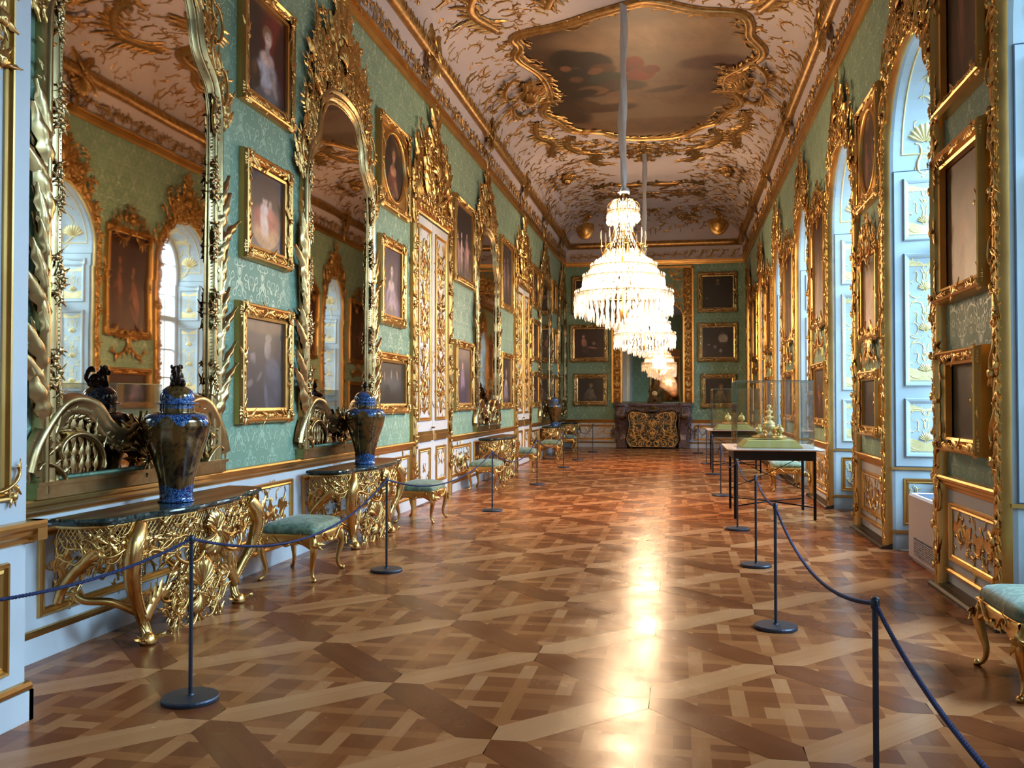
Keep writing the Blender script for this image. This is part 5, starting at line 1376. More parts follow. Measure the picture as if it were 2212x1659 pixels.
# ------------------------------------------------------------------ stools
def make_stool():
    t = thing('upholstered_stool', '', 'stool')
    a, b = .34, .25; H = .36                                             # half length, half depth, rail height
    for sx in (-1, 1):
        for sy in (-1, 1):
            mb = MB(); o = np.array([sx, sy, 1.0]); d = np.array([.8, .55])
            C = cr(np.array([(a - .03, b - .03, H + .03), (a - .012, b - .012, H - .02), (a + .0, b + .0, H - .08), (a - .018, b - .015, H - .17), (a - .035, b - .03, .11), (a - .028, b - .02, .04), (a - .0, b + .0, .016), (a + .012, b + .01, .02)]), 5) * o
            add_tube(mb, C, np.interp(np.linspace(0, 1, len(C)), [0, .15, .3, .5, .75, .88, 1], [.034, .038, .034, .022, .014, .014, .02]), 10)
            orn = Orn(3)
            for i in range(6): orn.leaf(0, 0, -pi / 2 + (i - 2.5) * .4, .09, w0=.01, kw=1.5)
            orn.put(SHL, 0, 0, -pi / 2, .05, w0=.02, kw=2)
            ang = math.atan2(sy * .8, sx * .8)
            orn.into(mb, lambda V: np.c_[sx * (a - .0) + cos(ang) * (V[:, 2] + .012) - sin(ang) * V[:, 0], sy * (b - .0) + sin(ang) * (V[:, 2] + .012) + cos(ang) * V[:, 0], H - .015 + V[:, 1]])
            V, Q = lathe([(.001, 0), (.018, 0), (.022, .012), (.016, .028), (.001, .034)], 10); mb.add(V + C[-3] * np.array([1, 1, 0]), Q)
            mb.build('leg', M['gold_flat'], t)
    mb = MB()
    n = 25
    for (p0, p1) in (((-a, -b), (a, -b)), ((a, -b), (a, b)), ((a, b), (-a, b)), ((-a, b), (-a, -b))):
        p0, p1 = np.array(p0), np.array(p1); s = np.linspace(0, 1, n); P = p0 + (p1 - p0) * s[:, None]; nn = np.array([(p1 - p0)[1], -(p1 - p0)[0]]); nn = nn / np.linalg.norm(nn)
        low = H - .03 - .045 * np.abs(2 * s - 1) ** 1.5 - .016 * np.cos(s * 2 * pi * 2)
        bow = .018 * np.sin(pi * s)
        rows = []
        for off, z in ((0, np.full(n, H + .055)), (.012, np.full(n, H + .045)), (.008, np.full(n, H + .02)), (.014, low + .01), (.004, low), (-.02, low + .004), (-.02, np.full(n, H + .05))):
            rows.append(np.c_[P + nn * (off + bow)[:, None] if np.ndim(off + bow) else P, z])
        mb.add(np.concatenate(rows), gridq(len(rows), n))
        L_ = np.linalg.norm(p1 - p0); orn = Orn(9)
        orn.put(SHL, 0, H, -pi / 2, .055, w0=.02, kw=1.6)
        for s_ in (-1, 1): orn.leafy(s_ * .03, H - .01, .15 * s_ + (pi if s_ < 0 else 0), L_ * .3, s_ > 0, 'S', .018, 5)
        c = (p0 + p1) / 2; e = (p1 - p0) / L_
        orn.into(mb, lambda V: np.c_[c[0] + e[0] * V[:, 0] + nn[0] * (V[:, 2] + .012), c[1] + e[1] * V[:, 0] + nn[1] * (V[:, 2] + .012), V[:, 1]])
    mb.build('seat_rail', M['gold_flat'], t)
    # domed cushion
    m, k = 15, 48; th = np.arange(k) * 2 * pi / k; rows = []
    ex = .22
    for q, z in ((.05, .150), (.3, .146), (.55, .134), (.75, .118), (.90, .098), (.985, .070), (1.0, .045), (.99, .02), (.97, .0), (.5, -.002)):
        x = np.sign(np.cos(th)) * np.abs(np.cos(th)) ** ex * (a + .012) * q; y = np.sign(np.sin(th)) * np.abs(np.sin(th)) ** ex * (b + .012) * q
        rows.append(np.c_[x, y, np.full(k, H + .045 + z * .9)])
    mb = MB(); mb.add(np.concatenate(rows), gridq(len(rows), k, True)); V = rows[0]; mb.ngon(V)
    cu = mb.build('cushion', M['seat'], t)
    x = np.sign(np.cos(th)) * np.abs(np.cos(th)) ** ex * (a + .014); y = np.sign(np.sin(th)) * np.abs(np.sin(th)) ** ex * (b + .014)
    mb = MB(); add_tube(mb, np.c_[x, y, np.full(k, H + .052)], .006, 6, closed=True); mb.build('piping', M['gold_flat'], cu)
    return t

# ------------------------------------------------------------------ rope barriers
def make_post(h=.87):
    t = thing('barrier_post', '', 'barrier post')
    mb = MB(); V, Q = lathe([(.001, 0), (.148, 0), (.15, .006), (.15, .018), (.145, .026), (.02, .030), (.016, .038), (.001, .038)], 36); mb.add(V, Q, smooth=False); mb.build('base', M['steel'], t)
    mb = MB(); V, Q = lathe([(.011, .03), (.011, h - .02)], 12); mb.add(V, Q); mb.build('pole', M['steel'], t)
    mb = MB(); V, Q = lathe([(.001, h + .012), (.008, h + .012), (.016, h + .006), (.016, h - .028), (.011, h - .034)], 12); mb.add(V, Q)
    for s_ in (-1, 1): add_tube(mb, arc(0, 0, .014, 0, 2 * pi, 12) @ np.array([[0, 1, 0], [0, 0, 1]]) + np.array([0, s_ * .024, h - .01]), .0035, 6)
    mb.build('rope_clip', M['steel'], t)
    return t
def rope(p0, p1, sag, label, group, r=.009):
    p0, p1 = np.array(p0, float), np.array(p1, float); e = (p1 - p0) / np.linalg.norm(p1 - p0) * .022; p0 = p0 + e; p1 = p1 - e
    mb = MB()
    for k in range(3):                                # three visible strands
        L = np.linalg.norm(p1 - p0); q = np.linspace(0, 1, max(60, int(L * 60)))[:, None]; C = p0 + (p1 - p0) * q; C[:, 2] -= 4 * sag * (q * (1 - q))[:, 0]
        d = (p1 - p0)[:2] / (np.linalg.norm((p1 - p0)[:2]) + 1e-9); nx = np.array([-d[1], d[0], 0]); a = q[:, 0] * L * 2 * pi / .05 + k * 2 * pi / 3
        C = C + nx * (np.cos(a) * r * .5)[:, None] + np.array([0, 0, 1.0]) * (np.sin(a) * r * .5)[:, None]
        add_tube(mb, C, r * .62, 5)
    return tag(mb.build('barrier_rope', M['rope']), label, 'rope', group)

# ------------------------------------------------------------------ display tables
def make_table(hw, hd, H=.955):
    t = thing('display_table', '', 'table')
    mb = MB(); ox, oy = hw + .11, hd + .24
    L = []
    for k, z in ((-.02, H - .022), (0, H - .012), (0, H - .006), (-.006, H)):
        L.append(np.array([(-ox - k * 1 + .09, -oy - k, z), (ox - .09, -oy - k, z), (ox + k, -oy + .06, z), (ox + k, oy - .06, z), (ox - .09, oy + k, z), (-ox + .09, oy + k, z), (-ox - k, oy - .06, z), (-ox - k, -oy + .06, z)]))
    mb.add(np.concatenate(L), gridq(4, 8, True), smooth=False); mb.ngon(L[-1]); mb.ngon(L[0][::-1]); mb.build('tabletop', M['tabletop'], t)
    mb = MB(); add_cbox(mb, -hw - .02, hw + .02, -hd - .02, hd + .02, H - .16, H - .022, .004); mb.build('apron', M['black_paint'], t)
    for sx in (-1, 1):
        for sy in (-1, 1):
            mb = MB(); add_cbox(mb, sx * hw - .018, sx * hw + .018, sy * hd - .018, sy * hd + .018, 0, H - .16, .003); mb.build('leg', M['black_metal'], t)
    mb = MB()
    add_tube(mb, [(-hw, -hd, .17), (0, 0, .185), (hw, hd, .17)], .010, 8); add_tube(mb, [(hw, -hd, .17), (0, 0, .185), (-hw, hd, .17)], .010, 8)
    add_tube(mb, [(-hw, hd, .30), (.0, hd, .52), (hw, hd, .78)], .006, 6); add_tube(mb, [(-hw, hd, .78), (.0, hd, .52), (hw, hd, .30)], .006, 6)
    mb.build('cross_stretcher', M['black_metal'], t)
    return t
def make_case(hx, hy, H, label, loc):
    t = thing('glass_case', label, 'display case', loc)
    th = .008
    for (x0, x1, y0, y1) in ((-hx, hx, -hy, -hy + th), (-hx, hx, hy - th, hy), (-hx, -hx + th, -hy + th, hy - th), (hx - th, hx, -hy + th, hy - th)):
        mb = MB(); add_box(mb, x0, x1, y0, y1, 0, H); mb.build('glass_panel', M['case_glass'], t)
    mb = MB(); add_box(mb, -hx, hx, -hy, hy, H, H + th); mb.build('glass_lid', M['case_glass'], t)
    mb = MB()
    for sx in (-1, 1):
        for sy in (-1, 1): add_box(mb, sx * hx - .003, sx * hx + .003, sy * hy - .003, sy * hy + .003, 0, H)
    for s_ in (-1, 1):
        add_box(mb, -hx, hx, s_ * hy - .002, s_ * hy + .002, H, H + .01); add_box(mb, s_ * hx - .002, s_ * hx + .002, -hy, hy, H, H + .01)
    mb.build('glued_edge', M['edge_glass'], t)
    return t
def make_edge():
    t = NT('polished_glass_edge'); t.sset(Base_Color=srgb(.66, .76, .70), Roughness=.15, Alpha=.55); return t.m
M['edge_glass'] = make_edge()
def make_plinth(hx, hy, h, label, loc):
    mb = MB(); k = .08
    b = np.array([(-hx, -hy), (hx, -hy), (hx, hy), (-hx, hy)]); L = [np.c_[b, np.zeros(4)], np.c_[b, np.full(4, .012)], np.c_[b - np.sign(b) * k, np.full(4, h)]]
    mb.add(np.concatenate(L), gridq(3, 4, True), smooth=False); mb.ngon(L[-1]); mb.ngon(L[0][::-1])
    t = mb.build('fabric_plinth', M['plinth'], None, loc); return tag(t, label, 'plinth')
def make_centrepiece(tall, label, loc, s=1.0, name='gilt_centrepiece', extras=True):
    t = thing(name, label, 'centrepiece', loc); s *= 1.12
    mb = MB(); V, Q = lathe([(.001, .0), (.20, .0), (.215, .012), (.20, .02), (.205, .03), (.17, .045), (.12, .05), (.001, .05)], 32, sx=1.15 * s, sy=.9 * s); V[:, 2] += .015; a = np.arctan2(V[:, 1], V[:, 0]); V[:, :2] *= (1 + .05 * np.cos(a * 8))[:, None]; mb.add(V, Q)
    orn = Orn(2)
    for i in range(24): orn.leafy(i * .058, .02, .2, .07, bool(i % 2), 'S', 0, 3)
    orn.into(mb, lambda V: np.c_[.235 * s * np.cos(V[:, 0] / .22) * (1 + V[:, 2]), .185 * s * np.sin(V[:, 0] / .22) * (1 + V[:, 2]), .005 + V[:, 1]])
    mb.build('tray', M['gold_flat'], t)
    def urn(x, y, z, k, nm):
        mb = MB(); V, Q = lathe(cr(np.array([(.001, 0), (.045, 0), (.04, .015), (.018, .03), (.022, .045), (.055, .07), (.068, .10), (.06, .125), (.066, .13), (.05, .15), (.03, .17), (.012, .18), (.02, .195), (.012, .21), (.001, .215)]) * k, 3), 20); mb.add(V + np.array([x, y, z]), Q)
        orn = Orn(6)
        for i in range(10): orn.leaf(i * .04, .07, 1.3, .06, w0=0, lo=True)
        orn.into(mb, lambda V: np.c_[x + (.064 * k + V[:, 2]) * np.cos(V[:, 0] * 15.7), y + (.064 * k + V[:, 2]) * np.sin(V[:, 0] * 15.7), z + V[:, 1] * k]); mb.build(nm, M['gold_bright'], t)
    urn(0, 0, .06 * (1 if tall else s), 1.25 * (1 if tall else s * 1.6), 'central_urn')
    if tall:
        mb = MB(); V, Q = lathe(cr(np.array([(.001, 0), (.05, .0), (.02, .03), (.028, .07), (.05, .085), (.07, .10), (.03, .115), (.02, .14), (.045, .16), (.05, .18), (.02, .20), (.012, .215), (.03, .235), (.028, .26), (.001, .28)]), 3), 18)
        mb.add(V + np.array([0, 0, .22]) * s, Q); mb.build('finial_stem', M['gold_bright'], t)
    if extras:
        for x, y in ((-.15, -.05), (.15, -.05), (-.12, .10), (.13, .10)): urn(x * s, y * s, .055, .72, 'small_tureen')
        for x in (-.07, .07):
            mb = MB(); V, Q = lathe(cr(np.array([(.001, 0), (.025, 0), (.01, .03), (.015, .05), (.028, .06), (.001, .085)]), 3), 12); mb.add(V + np.array([x * s, -.12 * s, .055]), Q); mb.build('salt_cup', M['gold_flat'], t)
    return t

# ------------------------------------------------------------------ chandeliers
def make_chandelier(label, loc):
    """local z = 0 at the ceiling hook; rim of the largest tier about 5 m below"""
    t = thing('crystal_chandelier', label, 'chandelier', loc, 0, 'chandeliers on the axis of the gallery')
    Z0 = 8.4; r = np.random.default_rng(3)
    tiers = [(.83, 3.42, .40, 54), (.69, 3.70, .26, 48), (.56, 3.88, .20, 42), (.36, 4.02, .16, 30), (.27, 4.82, .20, 22)]
    # fabric sleeve over the chain, gathered in twists
    zz = np.linspace(0, 5.16 - Z0, 90); s = -zz
    rad = .068 * (.62 + .38 * np.abs(np.sin(s * 2.1 + .6))) * np.interp(s, [0, 2.9, 3.15, 3.24], [.9, 1.1, .55, 1.5])
    C = np.c_[.012 * np.sin(s * 2.2), .012 * np.cos(s * 1.7), zz]
    V, Q, T = tube(C, rad, 14); k = np.arange(len(V) - 2) % 14; sw = (1 + .22 * np.cos(3 * (k / 14 * 2 * pi) + np.repeat(s, 14) * 5)); V[:-2] = np.repeat(C, 14, 0) + (V[:-2] - np.repeat(C, 14, 0)) * sw[:, None]
    mb = MB(); mb.add(V[:-2], Q); orn = Orn(1)
    for a in (0.3, 2.2, 4.1): add_tube(mb, [(0, 0, 5.25 - Z0), (.07 * cos(a), .07 * sin(a), 5.21 - Z0), (.10 * cos(a), .10 * sin(a), 5.13 - Z0)], [.02, .03, .012], 6)
    mb.build('chain_sleeve', M['sleeve'], t)
    # gilt-bronze stem and rings
    mb = MB(); V, Q = lathe(cr(np.array([(.001, 5.12), (.015, 5.10), (.012, 5.02), (.03, 4.98), (.012, 4.92), (.02, 4.6), (.05, 4.5), (.02, 4.4), (.03, 4.1), (.06, 3.9), (.03, 3.7), (.03, 3.3), (.07, 3.1), (.03, 2.95), (.001, 2.9)]) - [0, Z0], 3), 16); mb.add(V, Q)
    for R, z, h, n in tiers:
        a = np.linspace(0, 2 * pi, 60, endpoint=False); add_tube(mb, np.c_[R * np.cos(a), R * np.sin(a), np.full(60, z - Z0)], .007, 6, closed=True)
        for q in range(8): aa = q * pi / 4; add_tube(mb, [(R * cos(aa), R * sin(aa), z - Z0), (.03 * cos(aa), .03 * sin(aa), z + .05 - Z0)], .006, 5)
    for q in range(10):
        aa = q * 2 * pi / 10; C = cr(np.array([(.10, 4.96), (.20, 5.0), (.27, 4.93), (.26, 4.84), (.16, 4.6), (.20, 4.4), (.33, 4.15), (.36, 4.03)]), 4); add_tube(mb, np.c_[C[:, 0] * cos(aa), C[:, 0] * sin(aa), C[:, 1] - Z0], .007, 5)
    mb.build('gilt_frame', M['gold_flat'], t)
    def drop(mb, p, L, w, n=5):
        V, Q = lathe([(.001, 0), (w * .5, -L * .12), (w, -L * .62), (w * .55, -L * .86), (.001, -L)], n, r.random()); mb.add(V + np.array(p), Q, smooth=False)
    for ti, (R, z, h, n) in enumerate(tiers):
        mb = MB()
        for i in range(n):
            a = i * 2 * pi / n + r.random() * .03; p = (R * cos(a), R * sin(a))
            hh = h * (.75 + .4 * r.random())
            drop(mb, (p[0], p[1], z - Z0 - .02), hh * .55, .022); drop(mb, (p[0] * .985, p[1] * .985, z - Z0 - hh * .5), hh * .55, .028); drop(mb, (p[0] * .92, p[1] * .92, z - Z0 + .02), h * .5, .026); drop(mb, (p[0] * .86, p[1] * .86, z - Z0 + .12), .16, .026)
            V, Q = lathe([(.001, .05), (.014, .03), (.011, .0), (.001, -.01)], 5); mb.add(V + np.array([p[0], p[1], z - Z0 + .01]), Q, smooth=False)
            for k2 in range(5):                                     # bead strings swagged inward
                f = (k2 + 1) / 6; drop(mb, (p[0] * (1 - f * .32), p[1] * (1 - f * .32), z - Z0 + f * .22 - .07 * sin(pi * f)), .07, .02, 4)
        mb.build('crystal_tier', M['crystal'], t)['kind'] = 'stuff'
    mb = MB()                                                       # lower basket of crystals
    for R, z, n in ((.74, 3.22, 44), (.60, 3.12, 38), (.45, 3.04, 30), (.30, 2.98, 20), (.15, 2.93, 10)):
        for i in range(n): a = i * 2 * pi / n; drop(mb, (R * cos(a), R * sin(a), z - Z0), .16, .02)
    V, Q = lathe([(.001, 2.90), (.04, 2.88), (.055, 2.84), (.04, 2.80), (.001, 2.78)], 12); mb.add(V - np.array([0, 0, Z0]), Q, smooth=False)
    mb.build('crystal_basket', M['crystal'], t)['kind'] = 'stuff'
    mb = MB()                                                       # crystal plumes of the crown and hanging chains
    for i in range(16):
        a = i * 2 * pi / 16; C = cr(np.array([(.05, 4.86), (.10, 4.98), (.16, 5.02), (.19, 4.97)]), 4); add_tube(mb, np.c_[C[:, 0] * cos(a), C[:, 0] * sin(a), C[:, 1] - Z0], .009, 5)
        drop(mb, (.19 * cos(a), .19 * sin(a), 4.97 - Z0), .08, .014)
    for i in range(20):
        a = i * 2 * pi / 20
        for q in np.linspace(0, 1, 12): R = np.interp(q, [0, .3, .5, 1], [.26, .15, .14, .35]); drop(mb, (R * cos(a), R * sin(a), 4.78 - q * .72 - Z0), .05, .011, 4)
    mb.build('crystal_crown', M['crystal'], t)['kind'] = 'stuff'
    for i in range(8):                                              # outward candle arms with tall crystal spikes
        a = i * pi / 4 + .2; mb = MB(); C = cr(np.array([(.10, 4.15), (.2, 4.05), (.32, 4.06), (.38, 4.16), (.38, 4.22)]), 4)
        add_tube(mb, np.c_[C[:, 0] * cos(a), C[:, 0] * sin(a), C[:, 1] - Z0], .010, 6); V, Q = lathe([(.001, 0), (.035, .01), (.04, .025), (.012, .03), (.011, .12), (.001, .12)], 12); mb.add(V + np.array([.38 * cos(a), .38 * sin(a), 4.22 - Z0]), Q)
        arm = mb.build('candle_arm', M['gold_flat'], t)
        mb = MB(); V, Q = lathe([(.001, .0), (.012, .02), (.009, .12), (.001, .17)], 6); mb.add(V + np.array([.38 * cos(a), .38 * sin(a), 4.34 - Z0]), Q, smooth=False); mb.build('crystal_spike', M['crystal'], arm)
    # bulbs, tier by tier
    for R, z, n in ((.62, 3.50, 26), (.48, 3.72, 20), (.34, 3.93, 14), (.17, 4.66, 8)):
        for i in range(n):
            a = i * 2 * pi / n; mb = MB(); V, Q = lathe([(.001, 0), (.018, .015), (.024, .04), (.016, .075), (.001, .105)], 8); mb.add(V + np.array([R * cos(a), R * sin(a), z - Z0]), Q); mb.build('candle_bulb', M['bulb'], t)
    for z, e, R in ((3.50, CH_E * .42, .3), (3.80, CH_E * .38, .2), (4.66, CH_E * .2, .1)):
        ld = bpy.data.lights.new('chandelier_light', 'POINT'); ld.energy = e; ld.color = (1.0, 0.66, 0.38); ld.shadow_soft_size = R
        lo = bpy.data.objects.new('chandelier_light', ld); lo.location = (0, 0, z - Z0); lo.parent = t; COL.objects.link(lo)
    return t
CH_E = 820
# ================================================================== PLACING
# windows
for i, (yc, hw) in enumerate(WIN): make_window(i + 1, yc, hw)
# doors
d1 = make_door(DOORY[0], 1)
d2 = copy_tree(d1); d2.name = 'door_2'; d2.location = (XL, DOORY[1], 0)

# mirrors, consoles
ML = ['tall gilt mirror above the nearest console, reflecting the windows, beside the entrance pier',
      'tall gilt mirror between the bust portraits and the oval painting',
      'tall gilt mirror between the two gilded double doors',
      'tall gilt mirror just past the second double door',
      'last gilt mirror on the green wall, touching the far corner']
m = make_mirror()
for i, y in enumerate(MIRY):
    q = m if i == 0 else copy_tree(m)
    q.location = (XL, y, 1.03); q.rotation_euler = (0, 0, pi / 2); q['label'] = ML[i]; q['category'] = 'mirror'; q['group'] = 'gilt mirrors along the left wall'
    if i == 4: q.scale = (.86, 1, 1)
CL = ['gilt console table under the nearest mirror, carrying the vase with the lion-dog lid',
      'gilt console table under the second mirror, carrying the vase with the bud-shaped lid knob',
      'gilt console table with an empty dark top between the two double doors',
      'gilt console table past the second double door, carrying the farthest vase',
      'last gilt console table, in the far left corner']
c = make_console()
for i, y in enumerate(MIRY):
    q = c if i == 0 else copy_tree(c)
    q.location = (XL + .085, y + (.0 if i else .05), 0); q.scale = (1.04, .88, 1); q.rotation_euler = (0, 0, pi / 2); q['label'] = CL[i]; q['category'] = 'console table'; q['group'] = 'gilt console tables with dark marble tops'
    if i == 4: q.scale = (.86, .88, 1)
v1 = make_vase(True); v1.location = (-3.56, 5.98, .878); v1.rotation_euler = (0, 0, -.9)
v1['label'] = 'blue, brown and gold covered vase with a lion-dog on its lid, nearest console'; v1['category'] = 'vase'
v2 = make_vase(False); v2.location = (-3.56, 9.97, .878)
v2['label'] = 'blue, brown and gold covered vase with a bud-shaped knob, second console'; v2['category'] = 'vase'
v3 = copy_tree(v2); v3.location = (-3.56, 26.3, .878); v3['label'] = 'small-looking covered vase on the far console before the corner'
for q in (v1, v2, v3): q['group'] = 'covered vases on the consoles'

# paintings of the left wall ------------------------------------------
GL = 'paintings on the green left wall'
def left_pic(y0, y1, z0, z1, pic, label, **k): return make_picture(y1 - y0, z1 - z0, pic, label, (XL, (y0 + y1) / 2, z0), pi / 2, group=GL, **k)
left_pic(7.50, 8.62, 4.33, 5.52, dict(bg=(.17, .10, .10), B=bust((.85, .74, .70), (.72, .70, .74), drape=(.45, .12, .12), hair=(.62, .45, .32), s=1.15)['B'] + [(.2, .22, .13, .14, 0, (.30, .2, .14), .3), (.2, .28, .06, .07, 0, (.45, .32, .22), .3)]), 'portrait of a lady in white before a red drape, top of the nearest column')
left_pic(7.55, 8.57, 2.90, 3.91, dict(bg=(.28, .18, .14), B=[(.5, .18, .4, .3, 0, (.82, .58, .40), .3), (.5, .42, .38, .16, 0, (.72, .36, .28), .35), (.45, .35, .12, .2, 15, (.90, .74, .66), .3), (.62, .50, .14, .09, -20, (.78, .45, .36), .3), (.45, .53, .12, .09, 0, (.88, .74, .68), .3), (.47, .66, .08, .09, 0, (.80, .64, .56), .2), (.46, .74, .13, .08, 0, (.28, .18, .13), .25), (.62, .62, .05, .06, 0, (.75, .58, .5), .25)]),
         'painted oval of a seated figure in red and peach, middle of the nearest column', oval='paint')
left_pic(7.48, 8.60, 1.39, 2.51, dict(bg=(.20, .17, .18), B=[(.5, .92, .6, .08, 0, (.40, .29, .22), .4), (.70, .25, .22, .3, 0, (.26, .26, .31), .3), (.72, .45, .18, .12, -15, (.34, .34, .40), .3), (.58, .68, .085, .12, -10, (.60, .50, .46), .2), (.60, .80, .08, .05, 0, (.62, .52, .44), .3), (.22, .56, .07, .09, 10, (.50, .42, .40), .25), (.20, .66, .08, .05, 0, (.22, .16, .14), .3), (.2, .25, .16, .28, 0, (.20, .17, .19), .3), (.15, .28, .08, .04, 20, (.48, .40, .37), .3), (.38, .36, .08, .03, 40, (.42, .36, .36), .3), (.55, .12, .04, .16, 10, (.36, .35, .4), .4)]),
         'dark double portrait of an older and a younger figure, bottom of the nearest column')
left_pic(11.30, 12.66, 4.20, 5.47, bust((.72, .52, .40), (.45, .25, .20), bg=(.13, .09, .09), s=.8, arm=True), 'dark oval painting in a square gilt frame with gilded corners, first double door beside it', oval='wood')
left_pic(11.37, 12.46, 2.63, 3.83, bust((.80, .70, .70), (.66, .56, .66), bg=(.30, .24, .30), s=1.0, lower=(.5, .42, .5)), 'portrait of a woman in pale lilac under the oval painting')
left_pic(11.20, 12.65, 1.42, 2.27, dict(bg=(.15, .14, .13), B=[(.5, .5, .35, .2, 0, (.30, .30, .30), .6), (.25, .66, .02, .12, 0, (.6, .5, .42), .4), (.5, .70, .02, .11, 0, (.62, .52, .44), .4), (.72, .70, .025, .12, 10, (.6, .5, .44), .4), (.5, .1, .5, .1, 0, (.12, .1, .09), .3), (.35, .3, .1, .15, 0, (.1, .1, .09), .4)]), 'wide dark painting with three pale figures, under the lilac portrait')
left_pic(15.40, 16.98, 3.72, 5.29, figures(4, [(.78, .58, .55), (.85, .70, .66), (.60, .42, .42)], seed=3, h=.34), 'large dark painting of pale pink figures after the first double door')
left_pic(15.50, 16.86, 1.42, 2.70, dict(bg=(.30, .24, .26), B=[(.45, .35, .14, .3, 5, (.62, .48, .58), .3), (.44, .68, .05, .07, 0, (.78, .62, .58), .2), (.75, .4, .12, .3, 0, (.24, .18, .24), .4), (.55, .15, .3, .15, 0, (.3, .22, .3), .4), (.5, .9, .6, .12, 0, (.40, .32, .30), .4)]), 'painting of a standing woman in mauve after the first double door, lower row')
left_pic(19.65, 21.20, 3.68, 5.32, figures(3, [(.62, .52, .52), (.40, .34, .36)], seed=5, h=.42, bg=(.22, .19, .20)), 'large dark painting with a standing pale figure before the second double door, upper row')
left_pic(19.65, 21.08, 1.42, 2.71, bust((.68, .56, .52), (.55, .48, .50), bg=(.15, .12, .13), s=.9), 'dark portrait before the second double door, lower row')
left_pic(24.05, 25.35, 4.15, 5.35, bust((.6, .45, .36), (.35, .22, .2), bg=(.16, .12, .11), s=.8), 'oval painting beyond the second double door, top of three', oval='wood')
left_pic(24.05, 25.35, 2.68, 3.86, figures(2, [(.5, .38, .36), (.4, .3, .3)], seed=9), 'dark painting beyond the second double door, middle of three')
left_pic(24.05, 25.35, 1.43, 2.42, figures(2, [(.4, .34, .36), (.36, .3, .3)], seed=10), 'dark painting beyond the second double door, bottom of three')
left_pic(27.95, 29.05, 4.40, 5.42, bust(bg=(.15, .12, .12)), 'top painting of the last column before the far corner')
left_pic(27.95, 29.05, 2.80, 3.90, bust(bg=(.17, .13, .13)), 'middle painting of the last column before the far corner')
left_pic(27.95, 29.05, 1.45, 2.45, bust(bg=(.15, .12, .13)), 'bottom painting of the last column before the far corner')
# far wall ---------------------------------------------------------------
GF = 'paintings on the far wall'
def far_pic(x0, x1, z0, z1, pic, label, **k): return make_picture(x1 - x0, z1 - z0, pic, label, ((x0 + x1) / 2, YF, z0), 0, group=GF, fw=.16, mats=('gold_old', 'gold_old'), **k)
far_pic(-3.66, -2.40, 4.62, 5.98, bust(bg=(.13, .08, .08), dress=(.2, .12, .12), s=.9), 'dark portrait at the top left of the far wall, half hidden by the chandelier')
far_pic(-3.72, -2.36, 2.95, 4.28, dict(bg=(.20, .11, .10), B=[(.33, .52, .09, .17, 10, (.72, .50, .42), .25), (.31, .74, .045, .055, 0, (.78, .62, .55), .2), (.32, .80, .06, .03, 0, (.35, .22, .16), .3), (.66, .50, .055, .055, 0, (.62, .50, .42), .3), (.60, .35, .18, .03, -8, (.68, .48, .40), .3), (.38, .28, .12, .12, 0, (.28, .2, .18), .3)]), 'portrait of a woman in pink beside a globe, left of the far chimney-piece, middle row')
far_pic(-3.60, -2.40, 1.43, 2.56, bust((.50, .44, .36), (.38, .34, .30), bg=(.10, .08, .07), s=.9), 'dark portrait of a seated man, bottom left of the far wall')
far_pic(.68, 2.02, 4.62, 6.02, dict(bg=(.07, .06, .06), B=[(.5, .86, .05, .06, 0, (.48, .38, .30), .3), (.5, .76, .07, .03, 0, (.42, .40, .34), .3), (.15, .3, .06, .02, 0, (.40, .32, .26), .4)]), 'almost black portrait with a small pale face, top right of the far wall')
far_pic(.68, 2.04, 2.93, 4.28, dict(bg=(.14, .10, .10), B=[(.66, .62, .16, .16, 0, (.70, .66, .60), .25), (.63, .80, .045, .05, 0, (.35, .25, .2), .25), (.58, .22, .05, .06, 0, (.62, .58, .52), .3), (.40, .35, .05, .06, 20, (.58, .52, .46), .3), (.2, .42, .04, .03, 0, (.5, .42, .36), .4), (.66, .42, .16, .08, 0, (.2, .15, .14), .3)]), 'painting of a figure in a white shirt, right of the far chimney-piece, middle row')
far_pic(.78, 1.98, 1.35, 2.54, bust((.66, .50, .40), (.52, .46, .38), bg=(.10, .08, .08), s=.85, cx=.55), 'dark portrait of a pale-shouldered woman, bottom right of the far wall, behind a glass case')
# piers between the windows -----------------------------------------------
GR = 'paintings on the piers between the windows'
def right_pic(y0, y1, z0, z1, pic, label, **k): return make_picture(y1 - y0, z1 - z0, pic, label, (XR, (y0 + y1) / 2, z0), -pi / 2, group=GR, fw=.12, **k)
brown = lambda s, n=3: figures(n, [(.58, .36, .28), (.46, .28, .2), (.66, .45, .36)], bg=(.24, .14, .11), seed=s, h=.36, ground=(.3, .18, .13))
right_pic(6.98, 8.22, 4.00, 5.95, brown(21, 2), 'tall dark red-brown painting high on the nearest window pier', depth=1.6)
right_pic(7.00, 8.28, 2.42, 3.68, dict(bg=(.46, .29, .20), B=[(.5, .82, .6, .2, 0, (.32, .20, .15), .5), (.45, .35, .13, .25, 0, (.62, .42, .32), .5), (.35, .15, .2, .12, 0, (.56, .36, .26), .4), (.6, .6, .12, .15, 0, (.38, .24, .18), .5)]), 'glossy orange-brown painting in the middle of the nearest window pier', depth=1.6)
right_pic(7.12, 8.16, 1.18, 2.02, dict(bg=(.20, .16, .13), B=[(.5, .5, .25, .3, 0, (.26, .2, .16), .6)]), 'small dark painting low on the nearest window pier', depth=1.6)
right_pic(10.62, 11.86, 3.92, 5.20, brown(24, 2), 'oval painting at the top of the second window pier', oval='wood')
right_pic(10.70, 11.80, 2.32, 3.44, dict(bg=(.55, .36, .26), B=[(.5, .95, .6, .2, 0, (.2, .14, .12), .4), (.5, .4, .2, .4, 0, (.66, .46, .34), .6)]), 'glossy pale brown painting with a carved crest on the second window pier', crestv=.45)
